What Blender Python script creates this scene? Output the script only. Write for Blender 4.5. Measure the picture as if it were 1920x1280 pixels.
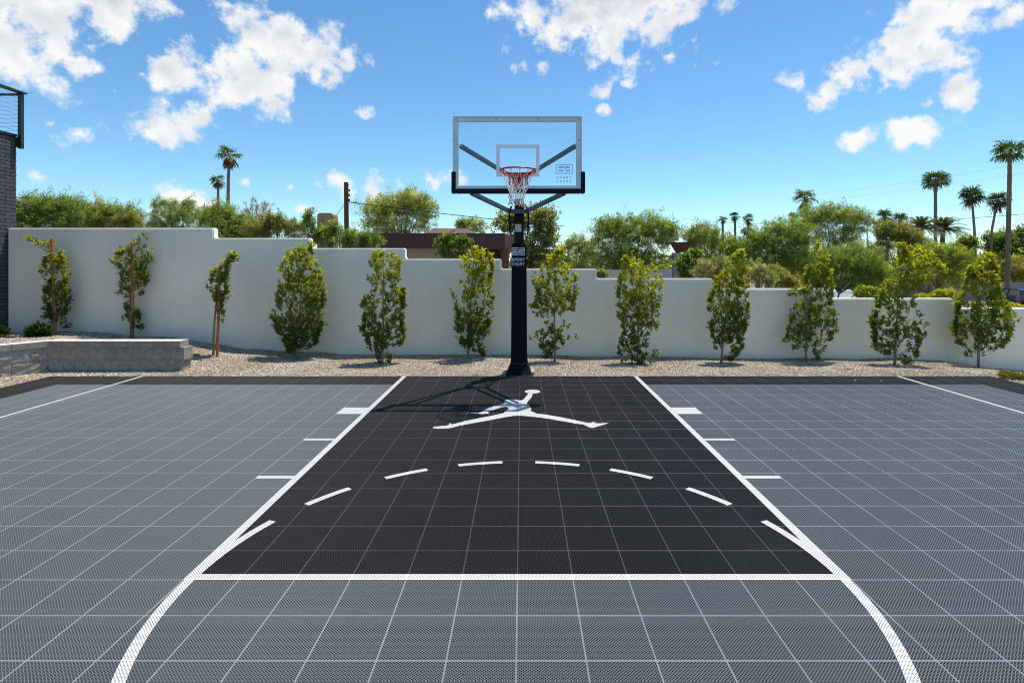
import bpy, bmesh, math, random
import numpy as np
from mathutils import Vector, Matrix, noise as mnoise
from mathutils.geometry import tessellate_polygon

for o in list(bpy.data.objects):
    bpy.data.objects.remove(o)
SC = bpy.context.scene
COL = SC.collection
RNG = np.random.default_rng(7)
R = math.radians

# ------------------------------------------------------------------ camera
F, H, VX, VY, CX = 1018.0, 1.716, 977.7, 498.6, 0.0225      # focal length, eye height, vanishing point of the court lines
cam_d = bpy.data.cameras.new('camera')
cam_d.sensor_width = 36.0
cam_d.lens = 36.0 * F / 1920.0
cam_d.shift_x = (960.0 - VX) / 1920.0
cam_d.shift_y = -(640.0 - VY) / 1920.0
cam_d.clip_start = 0.05
cam_d.clip_end = 3000.0
cam = bpy.data.objects.new('camera', cam_d)
COL.objects.link(cam)
cam.location = (CX, 0, H)
cam.rotation_euler = (R(90), 0, 0)
SC.camera = cam

def W(px, py, Y):
    """point at depth Y seen where the photograph shows (px, py); only used to read sizes off the photograph"""
    return Vector((CX + (px - VX) * Y / F, Y, H - (py - VY) * Y / F))

# ------------------------------------------------------------------ light
SUNV = Vector((0.23, 0.265, 1.0)).normalized()               # towards the sun, read off the hoop's shadow
SUN_EL = math.asin(SUNV.z)
SUN_AZ = math.atan2(SUNV.x, SUNV.y)
SKY_STRENGTH, SUN_STRENGTH, EXPOSURE = 0.10, 4.7, 0.36
sd = bpy.data.lights.new('sun', 'SUN')
sd.energy = SUN_STRENGTH
sd.angle = R(0.53)
sd.color = (1.0, 0.955, 0.89)
sun = bpy.data.objects.new('sun', sd)
COL.objects.link(sun)
sun.location = (20, 25, 80)
sun.rotation_euler = SUNV.to_track_quat('Z', 'Y').to_euler()

world = bpy.data.worlds.new('World')
SC.world = world
world.use_nodes = True
try:
    world.cycles.sampling_method = 'MANUAL'
    world.cycles.sample_map_resolution = 512
except Exception:
    pass
SC.view_settings.view_transform = 'Standard'
SC.view_settings.look = 'None'
SC.view_settings.exposure = EXPOSURE
SC.view_settings.gamma = 1.0
SC.view_settings.use_curve_mapping = False
SC.render.engine = 'CYCLES'
SC.cycles.max_bounces = 6
SC.cycles.diffuse_bounces = 3
SC.cycles.glossy_bounces = 3
SC.cycles.transmission_bounces = 4
SC.cycles.transparent_max_bounces = 12
SC.cycles.use_denoising = True
SC.cycles.denoiser = 'OPENIMAGEDENOISE'
SC.cycles.denoising_input_passes = 'RGB_ALBEDO_NORMAL'
SC.cycles.denoising_prefilter = 'ACCURATE'
SC.cycles.filter_width = 1.05
SC.cycles.sample_clamp_indirect = 6.0
SC.cycles.caustics_reflective = False
SC.cycles.caustics_refractive = False

def build_world():
    nt = world.node_tree
    nt.nodes.clear()
    N, L = nt.nodes.new, nt.links.new
    def math_(op, a, b=None, c=None, clamp=False):
        n = N('ShaderNodeMath'); n.operation = op; n.use_clamp = clamp
        for i, v in enumerate((a, b, c)):
            if v is None: continue
            if isinstance(v, (int, float)): n.inputs[i].default_value = v
            else: L(v, n.inputs[i])
        return n.outputs[0]
    out = N('ShaderNodeOutputWorld')
    bg = N('ShaderNodeBackground')
    bg.inputs['Strength'].default_value = SKY_STRENGTH
    L(bg.outputs[0], out.inputs[0])
    sky = N('ShaderNodeTexSky')
    sky.sky_type = 'NISHITA'
    sky.sun_disc = False
    sky.sun_elevation = SUN_EL
    sky.sun_rotation = SUN_AZ
    sky.altitude = 350
    sky.air_density = 1.0
    sky.dust_density = 0.15
    sky.ozone_density = 1.2
    hsv = N('ShaderNodeHueSaturation')
    hsv.inputs['Saturation'].default_value = SKY_SAT
    hsv.inputs['Value'].default_value = SKY_VAL
    L(sky.outputs[0], hsv.inputs['Color'])
    tint = N('ShaderNodeMixRGB'); tint.blend_type = 'MULTIPLY'; tint.inputs[0].default_value = 1.0; tint.inputs[2].default_value = SKY_TINT
    L(hsv.outputs[0], tint.inputs[1])
    tc = N('ShaderNodeTexCoord')
    gen = tc.outputs['Generated']
    sep = N('ShaderNodeSeparateXYZ'); L(gen, sep.inputs[0])
    az = math_('ARCTAN2', sep.outputs[0], sep.outputs[1])
    el = math_('ARCSINE', sep.outputs[2])
    el2 = math_('MULTIPLY', el, ASP)
    # soft warp so that the cloud outlines are never ellipses
    wn = N('ShaderNodeTexNoise'); wn.inputs['Scale'].default_value = 9.0; wn.inputs['Detail'].default_value = 5.0
    L(gen, wn.inputs['Vector'])
    wsub = N('ShaderNodeVectorMath'); wsub.operation = 'SUBTRACT'; wsub.inputs[1].default_value = (.5, .5, .5); L(wn.outputs['Color'], wsub.inputs[0])
    wsc = N('ShaderNodeVectorMath'); wsc.operation = 'SCALE'; wsc.inputs['Scale'].default_value = 0.05; L(wsub.outputs[0], wsc.inputs[0])
    cmb = N('ShaderNodeCombineXYZ'); L(az, cmb.inputs[0]); L(el2, cmb.inputs[1])
    wadd = N('ShaderNodeVectorMath'); wadd.operation = 'ADD'; L(cmb.outputs[0], wadd.inputs[0]); L(wsc.outputs[0], wadd.inputs[1])
    flat = N('ShaderNodeVectorMath'); flat.operation = 'MULTIPLY'; flat.inputs[1].default_value = (1, 1, 0); L(wadd.outputs[0], flat.inputs[0])
    p = flat.outputs[0]
    dens = None
    for (a, e, r, w) in CLOUDS:
        d = N('ShaderNodeVectorMath'); d.operation = 'DISTANCE'
        L(p, d.inputs[0]); d.inputs[1].default_value = (a, e * ASP, 0)
        v = math_('MULTIPLY_ADD', d.outputs['Value'], -1.0 / r, w)
        dens = v if dens is None else math_('MAXIMUM', dens, v)
    n1 = N('ShaderNodeTexNoise'); n1.inputs['Scale'].default_value = 24.0; n1.inputs['Detail'].default_value = 9.0; n1.inputs['Roughness'].default_value = 0.59
    L(gen, n1.inputs['Vector'])
    n1b = N('ShaderNodeTexNoise'); n1b.inputs['Scale'].default_value = 14.0; n1b.inputs['Detail'].default_value = 2.2; n1b.inputs['Roughness'].default_value = 0.45
    off = N('ShaderNodeVectorMath'); off.operation = 'ADD'; off.inputs[1].default_value = (0.004, 0, 0.016); L(gen, off.inputs[0]); L(off.outputs[0], n1b.inputs['Vector'])
    n1a = N('ShaderNodeTexNoise'); n1a.inputs['Scale'].default_value = 14.0; n1a.inputs['Detail'].default_value = 2.2; n1a.inputs['Roughness'].default_value = 0.45; L(gen, n1a.inputs['Vector'])
    nn = math_('SUBTRACT', n1.outputs['Fac'], 0.5)
    d2 = math_('MULTIPLY_ADD', nn, 2.6, dens)
    mr = N('ShaderNodeMapRange'); mr.interpolation_type = 'SMOOTHSTEP'
    mr.inputs['From Min'].default_value = 0.16; mr.inputs['From Max'].default_value = 0.74
    L(d2, mr.inputs['Value'])
    alpha = mr.outputs[0]
    # light on the billows: brighter where the cloud thins out upwards (towards the sun), greyer in the thick undersides
    rel = math_('SUBTRACT', n1a.outputs['Fac'], n1b.outputs['Fac'])
    thick = N('ShaderNodeMapRange'); thick.inputs['From Min'].default_value = 0.45; thick.inputs['From Max'].default_value = 1.5; L(d2, thick.inputs['Value'])
    elb = N('ShaderNodeMapRange'); elb.inputs['From Min'].default_value = 0.22; elb.inputs['From Max'].default_value = 0.46; L(el, elb.inputs['Value'])
    s0 = math_('MULTIPLY_ADD', rel, 2.4, 0.94)
    s1 = math_('MULTIPLY_ADD', math_('MULTIPLY', thick.outputs[0], elb.outputs[0]), -1.0, s0)
    sh = math_('MINIMUM', math_('MAXIMUM', s1, 0.0), 1.0)
    cr = N('ShaderNodeMixRGB'); cr.inputs[1].default_value = CLOUD_DARK; cr.inputs[2].default_value = CLOUD_LIT
    L(sh, cr.inputs[0])
    mx = N('ShaderNodeMixRGB'); L(math_('MULTIPLY', alpha, 0.96), mx.inputs[0]); L(tint.outputs[0], mx.inputs[1]); L(cr.outputs[0], mx.inputs[2])
    L(mx.outputs[0], bg.inputs['Color'])

SKY_SAT, SKY_VAL, ASP = 1.14, 1.22, 1.5
SKY_TINT = (.765, .985, 1.03, 1)
CLOUD_LIT = (7.7, 7.7, 7.6, 1)
CLOUD_DARK = (4.2, 4.6, 5.2, 1)
# clouds: seen at (x, y) of the photograph, with radius and weight; turned into compass directions
_cl = [(60,25,120,1),(170,5,100,1),(10,90,80,1),(-60,50,150,1),(-50,130,70,1),(150,120,40,.9),(172,85,26,.8),(205,165,22,.7),
 (505,75,85,1),(590,100,72,.95),(635,90,42,.85),(430,125,74,1),(335,138,52,.95),(470,160,85,.95),(520,165,55,.85),(280,138,28,.8),
 (312,232,62,.95),(355,218,52,.9),(262,230,36,.8),(140,250,62,.60),(85,225,36,.58),(80,335,40,.56),
 (298,392,36,1.1),(345,380,44,1.1),(385,392,36,1.1),(465,340,20,.78),(540,350,17,.72),(640,350,46,.74),(700,357,46,.74),(598,356,26,.7),(685,212,26,.68),
 (560,395,34,.6),(850,342,44,.70),(1000,20,58,.9),(1080,30,95,.95),(1160,25,110,1),(1225,30,58,.85),(1110,-10,140,1.0),(1260,-10,90,.9),(975,73,24,.8),
 (1010,100,18,.75),(1015,125,15,.7),(1115,125,30,.75),(1160,108,36,.8),(1195,104,34,.75),(1255,102,24,.85),(1130,162,32,.8),(1180,155,20,.75),(1140,205,18,.75),(1345,115,20,.6),
 (1690,85,55,1),(1735,105,58,1),(1650,130,55,.95),(1590,140,46,.95),(1562,160,42,.9),(1545,185,30,.8),(1485,155,36,.95),(1672,58,26,.9),(1660,160,34,.8),
 (1790,170,46,.95),(1740,190,30,.8),(1722,240,46,.95),(1698,262,26,.8),(1610,257,34,1.0),(1800,262,22,.7),(1735,10,70,.95),(1780,35,70,.95),(1840,0,55,.9),(1905,30,40,.95),(1878,68,20,.75),
 (1825,470,26,.9)]
CLOUDS = []
for (x, y, r, w) in _cl:
    a = math.atan2(x - VX, F)
    e = math.atan2(VY - y, math.hypot(x - VX, F))
    sc = F * (1 + ((x - VX) / F) ** 2) ** .75
    CLOUDS.append((a, e, r * (1.66 if r > 38 else 1.7) / sc, w * (.97 if r > 38 else .80)))
_r = random.Random(4)
for i in range(16):                                            # the same fair-weather clouds all round
    s = _r.choice((-1, 1))
    a, e = s * _r.uniform(.95, 3.1), _r.uniform(.12, .75)
    for k in range(2):
        CLOUDS.append((a + _r.uniform(-.09, .09), e + _r.uniform(-.03, .03), _r.uniform(.05, .12), _r.uniform(.75, 1)))
build_world()

# ------------------------------------------------------------------ helpers
def tag(o, label=None, cat=None, group=None, kind=None):
    if label: o['label'] = label
    if cat: o['category'] = cat
    if group: o['group'] = group
    if kind: o['kind'] = kind
    return o

def link(name, me, parent=None):
    o = bpy.data.objects.new(name, me)
    COL.objects.link(o)
    if parent is not None: o.parent = parent
    return o

def empty(name, loc=(0, 0, 0), rz=0):
    o = bpy.data.objects.new(name, None)
    o.empty_display_size = 0.2
    COL.objects.link(o)
    o.location = loc
    o.rotation_euler = (0, 0, rz)
    return o

def np_mesh(name, verts, faces, mats, cols=None, smooth=False, mat_idx=None):
    """verts (n,3), faces (m,k) of one size or list of arrays"""
    me = bpy.data.meshes.new(name)
    if not isinstance(faces, list): faces = [faces]
    faces = [np.asarray(f, dtype=np.int32) for f in faces if len(f)]
    nv = len(verts)
    me.vertices.add(nv)
    me.vertices.foreach_set('co', np.asarray(verts, dtype=np.float32).ravel())
    nl = sum(f.size for f in faces); nf = sum(len(f) for f in faces)
    me.loops.add(nl); me.polygons.add(nf)
    me.loops.foreach_set('vertex_index', np.concatenate([f.ravel() for f in faces]))
    starts, s = [], 0
    for f in faces:
        k = f.shape[1]
        starts.append(s + np.arange(len(f), dtype=np.int32) * k); s += f.size
    me.polygons.foreach_set('loop_start', np.concatenate(starts))
    if mat_idx is not None: me.polygons.foreach_set('material_index', np.asarray(mat_idx, dtype=np.int32))
    for m in (mats if isinstance(mats, (list, tuple)) else [mats]): me.materials.append(m)
    if cols is not None:
        at = me.attributes.new('tint', 'FLOAT_COLOR', 'POINT')
        c = np.ones((nv, 4), dtype=np.float32); c[:, :3] = cols
        at.data.foreach_set('color', c.ravel())
    me.update(calc_edges=True)
    me.validate()
    if smooth: me.polygons.foreach_set('use_smooth', np.ones(nf, dtype=bool))
    return me

class MB:
    """collects boxes, bars, tubes, polygons; build() links them as ONE mesh object"""
    def __init__(s): s.v, s.f, s.m = [], [], []
    def add(s, vs, fs, mi=0):
        b = len(s.v); s.v += [tuple(v) for v in vs]
        for f in fs: s.f.append(tuple(i + b for i in f)); s.m.append(mi)
        return s
    def box(s, x0, x1, y0, y1, z0, z1, mi=0):
        v = [(x, y, z) for z in (z0, z1) for y in (y0, y1) for x in (x0, x1)]
        return s.add(v, [(0,2,3,1),(4,5,7,6),(0,1,5,4),(1,3,7,5),(3,2,6,7),(2,0,4,6)], mi)
    def bar(s, a, b, w, h, up=(0, 0, 1), mi=0):
        a, b = Vector(a), Vector(b); d = (b - a).normalized(); u = Vector(up)
        sd_ = d.cross(u)
        if sd_.length < 1e-4: sd_ = d.cross(Vector((0, 1, 0)))
        sd_.normalize(); u = sd_.cross(d).normalized()
        v = []
        for p in (a, b):
            for (i, j) in ((-1,-1),(1,-1),(1,1),(-1,1)):
                v.append(p + sd_ * (i * w / 2) + u * (j * h / 2))
        return s.add(v, [(0,1,2,3),(7,6,5,4),(0,4,5,1),(1,5,6,2),(2,6,7,3),(3,7,4,0)], mi)
    def tube(s, pts, rad, n=8, caps=True, mi=0):
        pts = [Vector(p) for p in pts]
        if not hasattr(rad, '__len__'): rad = [rad] * len(pts)
        base = len(s.v); prev = None
        for i, p in enumerate(pts):
            t = (pts[min(i + 1, len(pts) - 1)] - pts[max(i - 1, 0)]).normalized()
            u = prev - t * prev.dot(t) if prev is not None else t.orthogonal()
            if u.length < 1e-5: u = t.orthogonal()
            u.normalize(); prev = u; w = t.cross(u)
            for k in range(n):
                a = 2 * math.pi * k / n
                s.v.append(tuple(p + (u * math.cos(a) + w * math.sin(a)) * rad[i]))
        for i in range(len(pts) - 1):
            for k in range(n):
                k2 = (k + 1) % n
                s.f.append((base + i*n + k, base + i*n + k2, base + (i+1)*n + k2, base + (i+1)*n + k)); s.m.append(mi)
        if caps:
            s.f.append(tuple(base + k for k in reversed(range(n)))); s.m.append(mi)
            s.f.append(tuple(base + (len(pts)-1)*n + k for k in range(n))); s.m.append(mi)
        return s
    def build(s, name, mats, parent=None, bevel=0, seg=2, smooth=False):
        me = bpy.data.meshes.new(name)
        me.from_pydata(s.v, [], s.f)
        for m in (mats if isinstance(mats, (list, tuple)) else [mats]): me.materials.append(m)
        me.polygons.foreach_set('material_index', s.m)
        if bevel:
            bm = bmesh.new(); bm.from_mesh(me)
            es = [e for e in bm.edges if len(e.link_faces) == 2 and e.calc_face_angle(0) > 0.6]
            bmesh.ops.bevel(bm, geom=es, offset=bevel, segments=seg, affect='EDGES', clamp_overlap=True)
            bm.to_mesh(me); bm.free()
        if smooth: me.polygons.foreach_set('use_smooth', np.ones(len(me.polygons), dtype=bool))
        me.update()
        return link(name, me, parent)

# ------------------------------------------------------------------ materials
def mat(name, col, rough=.6, metal=0, spec=.5, var=0, vscale=4, bump=0, bscale=60, detail=6, dark=None, coat=0):
    m = bpy.data.materials.new(name); m.use_nodes = True
    nt = m.node_tree; b = nt.nodes['Principled BSDF']
    b.inputs['Roughness'].default_value = rough
    b.inputs['Metallic'].default_value = metal
    b.inputs['Specular IOR Level'].default_value = spec
    b.inputs['Coat Weight'].default_value = coat
    c = (*col, 1)
    b.inputs['Base Color'].default_value = c
    b.name = 'Principled BSDF'
    tc = nt.nodes.new('ShaderNodeTexCoord')
    if var:
        n = nt.nodes.new('ShaderNodeTexNoise'); n.inputs['Scale'].default_value = vscale; n.inputs['Detail'].default_value = detail
        nt.links.new(tc.outputs['Object'], n.inputs['Vector'])
        mx = nt.nodes.new('ShaderNodeMixRGB')
        d = dark if dark else tuple(x * (1 - var) for x in col)
        l = tuple(min(1, x * (1 + var)) for x in col) if not dark else col
        mx.inputs[1].default_value = (*d, 1); mx.inputs[2].default_value = (*l, 1)
        r = nt.nodes.new('ShaderNodeMapRange'); r.inputs['From Min'].default_value = .3; r.inputs['From Max'].default_value = .7
        nt.links.new(n.outputs['Fac'], r.inputs['Value']); nt.links.new(r.outputs[0], mx.inputs[0])
        nt.links.new(mx.outputs[0], b.inputs['Base Color'])
    if bump:
        n2 = nt.nodes.new('ShaderNodeTexNoise'); n2.inputs['Scale'].default_value = bscale; n2.inputs['Detail'].default_value = 4
        nt.links.new(tc.outputs['Object'], n2.inputs['Vector'])
        bp = nt.nodes.new('ShaderNodeBump'); bp.inputs['Strength'].default_value = bump; bp.inputs['Distance'].default_value = .01
        nt.links.new(n2.outputs['Fac'], bp.inputs['Height']); nt.links.new(bp.outputs[0], b.inputs['Normal'])
    return m

def leaf_mat(name, trans=.35, rough=.45, spec=.4, tr_tint=(1.3, 1.25, .45)):
    m = bpy.data.materials.new(name); m.use_nodes = True
    nt = m.node_tree; b = nt.nodes['Principled BSDF']
    at = nt.nodes.new('ShaderNodeAttribute'); at.attribute_name = 'tint'
    nt.links.new(at.outputs['Color'], b.inputs['Base Color'])
    b.inputs['Roughness'].default_value = rough
    b.inputs['Specular IOR Level'].default_value = spec
    tr = nt.nodes.new('ShaderNodeBsdfTranslucent')
    mul = nt.nodes.new('ShaderNodeMixRGB'); mul.blend_type = 'MULTIPLY'; mul.inputs[0].default_value = 1; mul.inputs[2].default_value = (*tr_tint, 1)
    nt.links.new(at.outputs['Color'], mul.inputs[1]); nt.links.new(mul.outputs[0], tr.inputs['Color'])
    ms = nt.nodes.new('ShaderNodeMixShader'); ms.inputs[0].default_value = trans
    nt.links.new(b.outputs[0], ms.inputs[1]); nt.links.new(tr.outputs[0], ms.inputs[2])
    nt.links.new(ms.outputs[0], nt.nodes['Material Output'].inputs['Surface'])
    return m

M = {}
M['leaf'] = leaf_mat('glossy_leaf', .54, .42, .28, (1.62, 1.50, .30))
M['feather'] = leaf_mat('feathery_leaf', .52, .6, .12, (1.5, 1.45, .6))
M['frond'] = leaf_mat('palm_frond', .25, .5, .35)
M['bark'] = mat('bark', (.17, .12, .085), .9, var=.4, vscale=18, bump=.4, bscale=70)
M['bark_pale'] = mat('pale_bark', (.27, .22, .17), .9, var=.3, vscale=20, bump=.3, bscale=60)
M['palm_bark'] = mat('palm_trunk', (.22, .155, .115), .9, var=.35, vscale=7, bump=.5, bscale=25)
M['stake'] = mat('stake_wood', (.38, .155, .045), .8, var=.3, vscale=12, bump=.2)
M['stucco'] = mat('white_stucco', (.90, .862, .755), .92, spec=.25, var=.05, vscale=.9, bump=.35, bscale=130, detail=9)
def stucco_wear(m):
    nt = m.node_tree; b = nt.nodes['Principled BSDF']; N, L = nt.nodes.new, nt.links.new
    src = b.inputs['Base Color'].links[0].from_socket
    ge = N('ShaderNodeNewGeometry')
    st = N('ShaderNodeVectorMath'); st.operation = 'MULTIPLY'; st.inputs[1].default_value = (7, 7, .35); L(ge.outputs['Position'], st.inputs[0])
    n = N('ShaderNodeTexNoise'); n.inputs['Scale'].default_value = 1; n.inputs['Detail'].default_value = 7; n.inputs['Roughness'].default_value = .6; L(st.outputs[0], n.inputs['Vector'])
    r = N('ShaderNodeMapRange'); r.inputs['From Min'].default_value = .5; r.inputs['From Max'].default_value = .8; r.inputs['To Max'].default_value = .07; L(n.outputs['Fac'], r.inputs['Value'])
    mx = N('ShaderNodeMixRGB'); mx.inputs[2].default_value = (.42, .39, .33, 1); L(r.outputs[0], mx.inputs[0]); L(src, mx.inputs[1])
    n2 = N('ShaderNodeTexNoise'); n2.inputs['Scale'].default_value = 5; n2.inputs['Detail'].default_value = 8; L(ge.outputs['Position'], n2.inputs['Vector'])
    r2 = N('ShaderNodeMapRange'); r2.inputs['From Min'].default_value = .60; r2.inputs['From Max'].default_value = .78; r2.inputs['To Max'].default_value = .14; L(n2.outputs['Fac'], r2.inputs['Value'])
    mx2 = N('ShaderNodeMixRGB'); mx2.inputs[2].default_value = (.50, .47, .42, 1); L(r2.outputs[0], mx2.inputs[0]); L(mx.outputs[0], mx2.inputs[1])
    L(mx2.outputs[0], b.inputs['Base Color'])
stucco_wear(M['stucco'])
M['block'] = mat('grey_block', (.33, .292, .248), .95, spec=.2, var=.22, vscale=9, bump=.6, bscale=90)
M['cap_sunlit'] = mat('sunlit_cap_top', (.54, .52, .49), .95, spec=.2, var=.15, vscale=8, bump=.4, bscale=120)  # block caps again, with the sun on their top faces put into a paler colour
M['brick'] = mat('grey_brick', (.062, .063, .070), .85, var=.28, vscale=6, bump=.35, bscale=70)
M['mortar'] = mat('dark_mortar', (.012, .012, .014), .95)
M['black_metal'] = mat('black_metal', (.018, .019, .022), .42, spec=.5)
M['steel_cable'] = mat('steel_cable', (.35, .36, .37), .35, metal=.9)
M['navy_pole'] = mat('navy_powder_coat', (.0035, .0042, .008), .45, spec=.18)
M['navy_arm'] = mat('dark_blue_arm', (.055, .082, .115), .36, spec=.5)
M['pad'] = mat('pole_pad_vinyl', (.0035, .0042, .008), .55, spec=.14, var=.15, vscale=5, bump=.05, bscale=9)
M['rubber_pad'] = mat('edge_padding', (.004, .006, .014), .55, spec=.18)
M['alu'] = mat('painted_aluminium', (.62, .71, .78), .38, metal=.15, var=.08, vscale=3)
M['rim_red'] = mat('orange_red_rim', (.66, .028, .014), .35, spec=.5)
M['net'] = mat('white_cord', (.82, .81, .78), .85)
M['print_white'] = mat('white_print', (.62, .70, .74), .6)
M['print_panel'] = mat('pale_blue_print', (.50, .60, .66), .55)
M['print_dark'] = mat('dark_print', (.010, .013, .024), .5)
M['print_red'] = mat('red_print', (.45, .02, .03), .5)
M['bolt'] = mat('zinc_bolt', (.4, .4, .4), .35, metal=.9)
M['maroon'] = mat('maroon_fascia', (.070, .021, .017), .55, var=.12, vscale=3)
M['maroon_roof'] = mat('maroon_roof_tile', (.10, .036, .026), .8, var=.2, vscale=5)
M['cream'] = mat('cream_render', (.47, .42, .36), .9, var=.06, vscale=2)
M['wood_clad'] = mat('brown_cladding', (.13, .06, .035), .7, var=.2, vscale=6)
M['soffit'] = mat('soffit', (.28, .15, .09), .8)
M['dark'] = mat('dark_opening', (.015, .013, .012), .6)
M['tan'] = mat('tan_stucco', (.38, .25, .14), .9, var=.25, vscale=1.6, bump=.3, bscale=20)
M['pole_wood'] = mat('utility_pole_wood', (.15, .055, .03), .85, var=.25, vscale=6, bump=.3)
M['galv'] = mat('galvanised_lamp_post', (.55, .58, .60), .45, metal=.4)
M['wire'] = mat('black_wire', (.02, .02, .022), .6)
M['grey_wall'] = mat('grey_rendered_wall', (.30, .28, .27), .9, var=.08, vscale=.5)
M['conc'] = mat('concrete_pillar', (.24, .235, .23), .9, var=.12, vscale=3)
M['glass_dark'] = mat('car_glass', (.02, .03, .035), .08, spec=.8)
M['glass_blue'] = mat('windscreen_glass', (.10, .17, .24), .08, spec=1.0)
M['car_dark'] = mat('dark_blue_paint', (.010, .012, .022), .22, spec=.6, coat=.6)
M['car_white'] = mat('white_paint', (.75, .75, .75), .25, spec=.5, coat=.5)
M['tyre'] = mat('tyre_rubber', (.015, .015, .015), .9)
M['tail'] = mat('tail_lamp', (.45, .02, .02), .2)
M['plate'] = mat('number_plate', (.35, .48, .45), .5)
M['rock'] = mat('brown_rock', (.30, .20, .135), .9, var=.3, vscale=20, bump=.5)
M['dry_leaf'] = mat('dry_leaf', (.07, .045, .025), .8)
M['slab'] = mat('court_base', (.004, .0045, .006), .95, spec=.05, var=.2, vscale=8)

# ground materials
def per_object(m, amount):
    nt = m.node_tree; b = nt.nodes['Principled BSDF']; src = b.inputs['Base Color'].links[0].from_socket
    oi = nt.nodes.new('ShaderNodeObjectInfo'); mr = nt.nodes.new('ShaderNodeMapRange'); mr.inputs['To Min'].default_value = 1 - amount; mr.inputs['To Max'].default_value = 1 + amount
    nt.links.new(oi.outputs['Random'], mr.inputs['Value'])
    vm = nt.nodes.new('ShaderNodeVectorMath'); vm.operation = 'SCALE'; nt.links.new(src, vm.inputs[0]); nt.links.new(mr.outputs[0], vm.inputs['Scale'])
    nt.links.new(vm.outputs[0], b.inputs['Base Color'])
per_object(M['block'], .07); per_object(M['brick'], .22)
def ground_mat():
    m = bpy.data.materials.new('dry_ground'); m.use_nodes = True
    nt = m.node_tree; b = nt.nodes['Principled BSDF']; b.inputs['Roughness'].default_value = .95; b.inputs['Specular IOR Level'].default_value = .2
    tc = nt.nodes.new('ShaderNodeTexCoord')
    n = nt.nodes.new('ShaderNodeTexNoise'); n.inputs['Scale'].default_value = .25; n.inputs['Detail'].default_value = 10
    nt.links.new(tc.outputs['Object'], n.inputs['Vector'])
    cr = nt.nodes.new('ShaderNodeValToRGB')
    cr.color_ramp.elements[0].position = .35; cr.color_ramp.elements[0].color = (.13, .10, .07, 1)
    cr.color_ramp.elements[1].position = .65; cr.color_ramp.elements[1].color = (.25, .20, .145, 1)
    nt.links.new(n.outputs['Fac'], cr.inputs[0]); nt.links.new(cr.outputs[0], b.inputs['Base Color'])
    return m
M['ground'] = ground_mat()
def gravel_bed_mat():
    m = bpy.data.materials.new('gravel_bed'); m.use_nodes = True
    nt = m.node_tree; b = nt.nodes['Principled BSDF']; b.inputs['Roughness'].default_value = .95; b.inputs['Specular IOR Level'].default_value = .2
    tc = nt.nodes.new('ShaderNodeTexCoord')
    v = nt.nodes.new('ShaderNodeTexVoronoi'); v.inputs['Scale'].default_value = 48
    nt.links.new(tc.outputs['Object'], v.inputs['Vector'])
    cr = nt.nodes.new('ShaderNodeValToRGB'); e = cr.color_ramp.elements
    e[0].position = 0; e[0].color = (.13, .095, .065, 1); e[1].position = 1; e[1].color = (.42, .34, .26, 1)
    sp = nt.nodes.new('ShaderNodeSeparateColor'); nt.links.new(v.outputs['Color'], sp.inputs[0]); nt.links.new(sp.outputs[0], cr.inputs[0])
    nt.links.new(cr.outputs[0], b.inputs['Base Color'])
    bp = nt.nodes.new('ShaderNodeBump'); bp.invert = True; bp.inputs['Strength'].default_value = .8; bp.inputs['Distance'].default_value = .012
    nt.links.new(v.outputs['Distance'], bp.inputs['Height']); nt.links.new(bp.outputs[0], b.inputs['Normal'])
    return m
M['gravel_bed'] = gravel_bed_mat()
def pebble_mat():
    m = bpy.data.materials.new('pebble'); m.use_nodes = True
    nt = m.node_tree; b = nt.nodes['Principled BSDF']; b.inputs['Roughness'].default_value = .85; b.inputs['Specular IOR Level'].default_value = .25
    oi = nt.nodes.new('ShaderNodeObjectInfo')
    cr = nt.nodes.new('ShaderNodeValToRGB'); cr.color_ramp.interpolation = 'LINEAR'
    e = cr.color_ramp.elements
    e[0].position = 0; e[0].color = (.16, .11, .075, 1); e[1].position = 1; e[1].color = (.72, .67, .59, 1)
    for p, c in ((.2, (.34, .265, .19, 1)), (.45, (.58, .50, .385, 1)), (.6, (.40, .37, .315, 1)), (.75, (.64, .565, .445, 1))):
        k = e.new(p); k.color = c
    ge = nt.nodes.new('ShaderNodeNewGeometry'); nz = nt.nodes.new('ShaderNodeTexNoise'); nz.inputs['Scale'].default_value = 1.1; nz.inputs['Detail'].default_value = 6
    nt.links.new(ge.outputs['Position'], nz.inputs['Vector'])
    mr = nt.nodes.new('ShaderNodeMapRange'); mr.inputs['From Min'].default_value = .38; mr.inputs['From Max'].default_value = .62; nt.links.new(nz.outputs['Fac'], mr.inputs['Value'])
    mx = nt.nodes.new('ShaderNodeMixRGB'); mx.blend_type = 'MULTIPLY'; mx.inputs[2].default_value = (.86, .76, .64, 1)
    nt.links.new(mr.outputs[0], mx.inputs[0])
    nt.links.new(oi.outputs['Random'], cr.inputs[0]); nt.links.new(cr.outputs[0], mx.inputs[1]); nt.links.new(mx.outputs[0], b.inputs['Base Color'])
    return m
M['pebble'] = pebble_mat()

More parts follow.
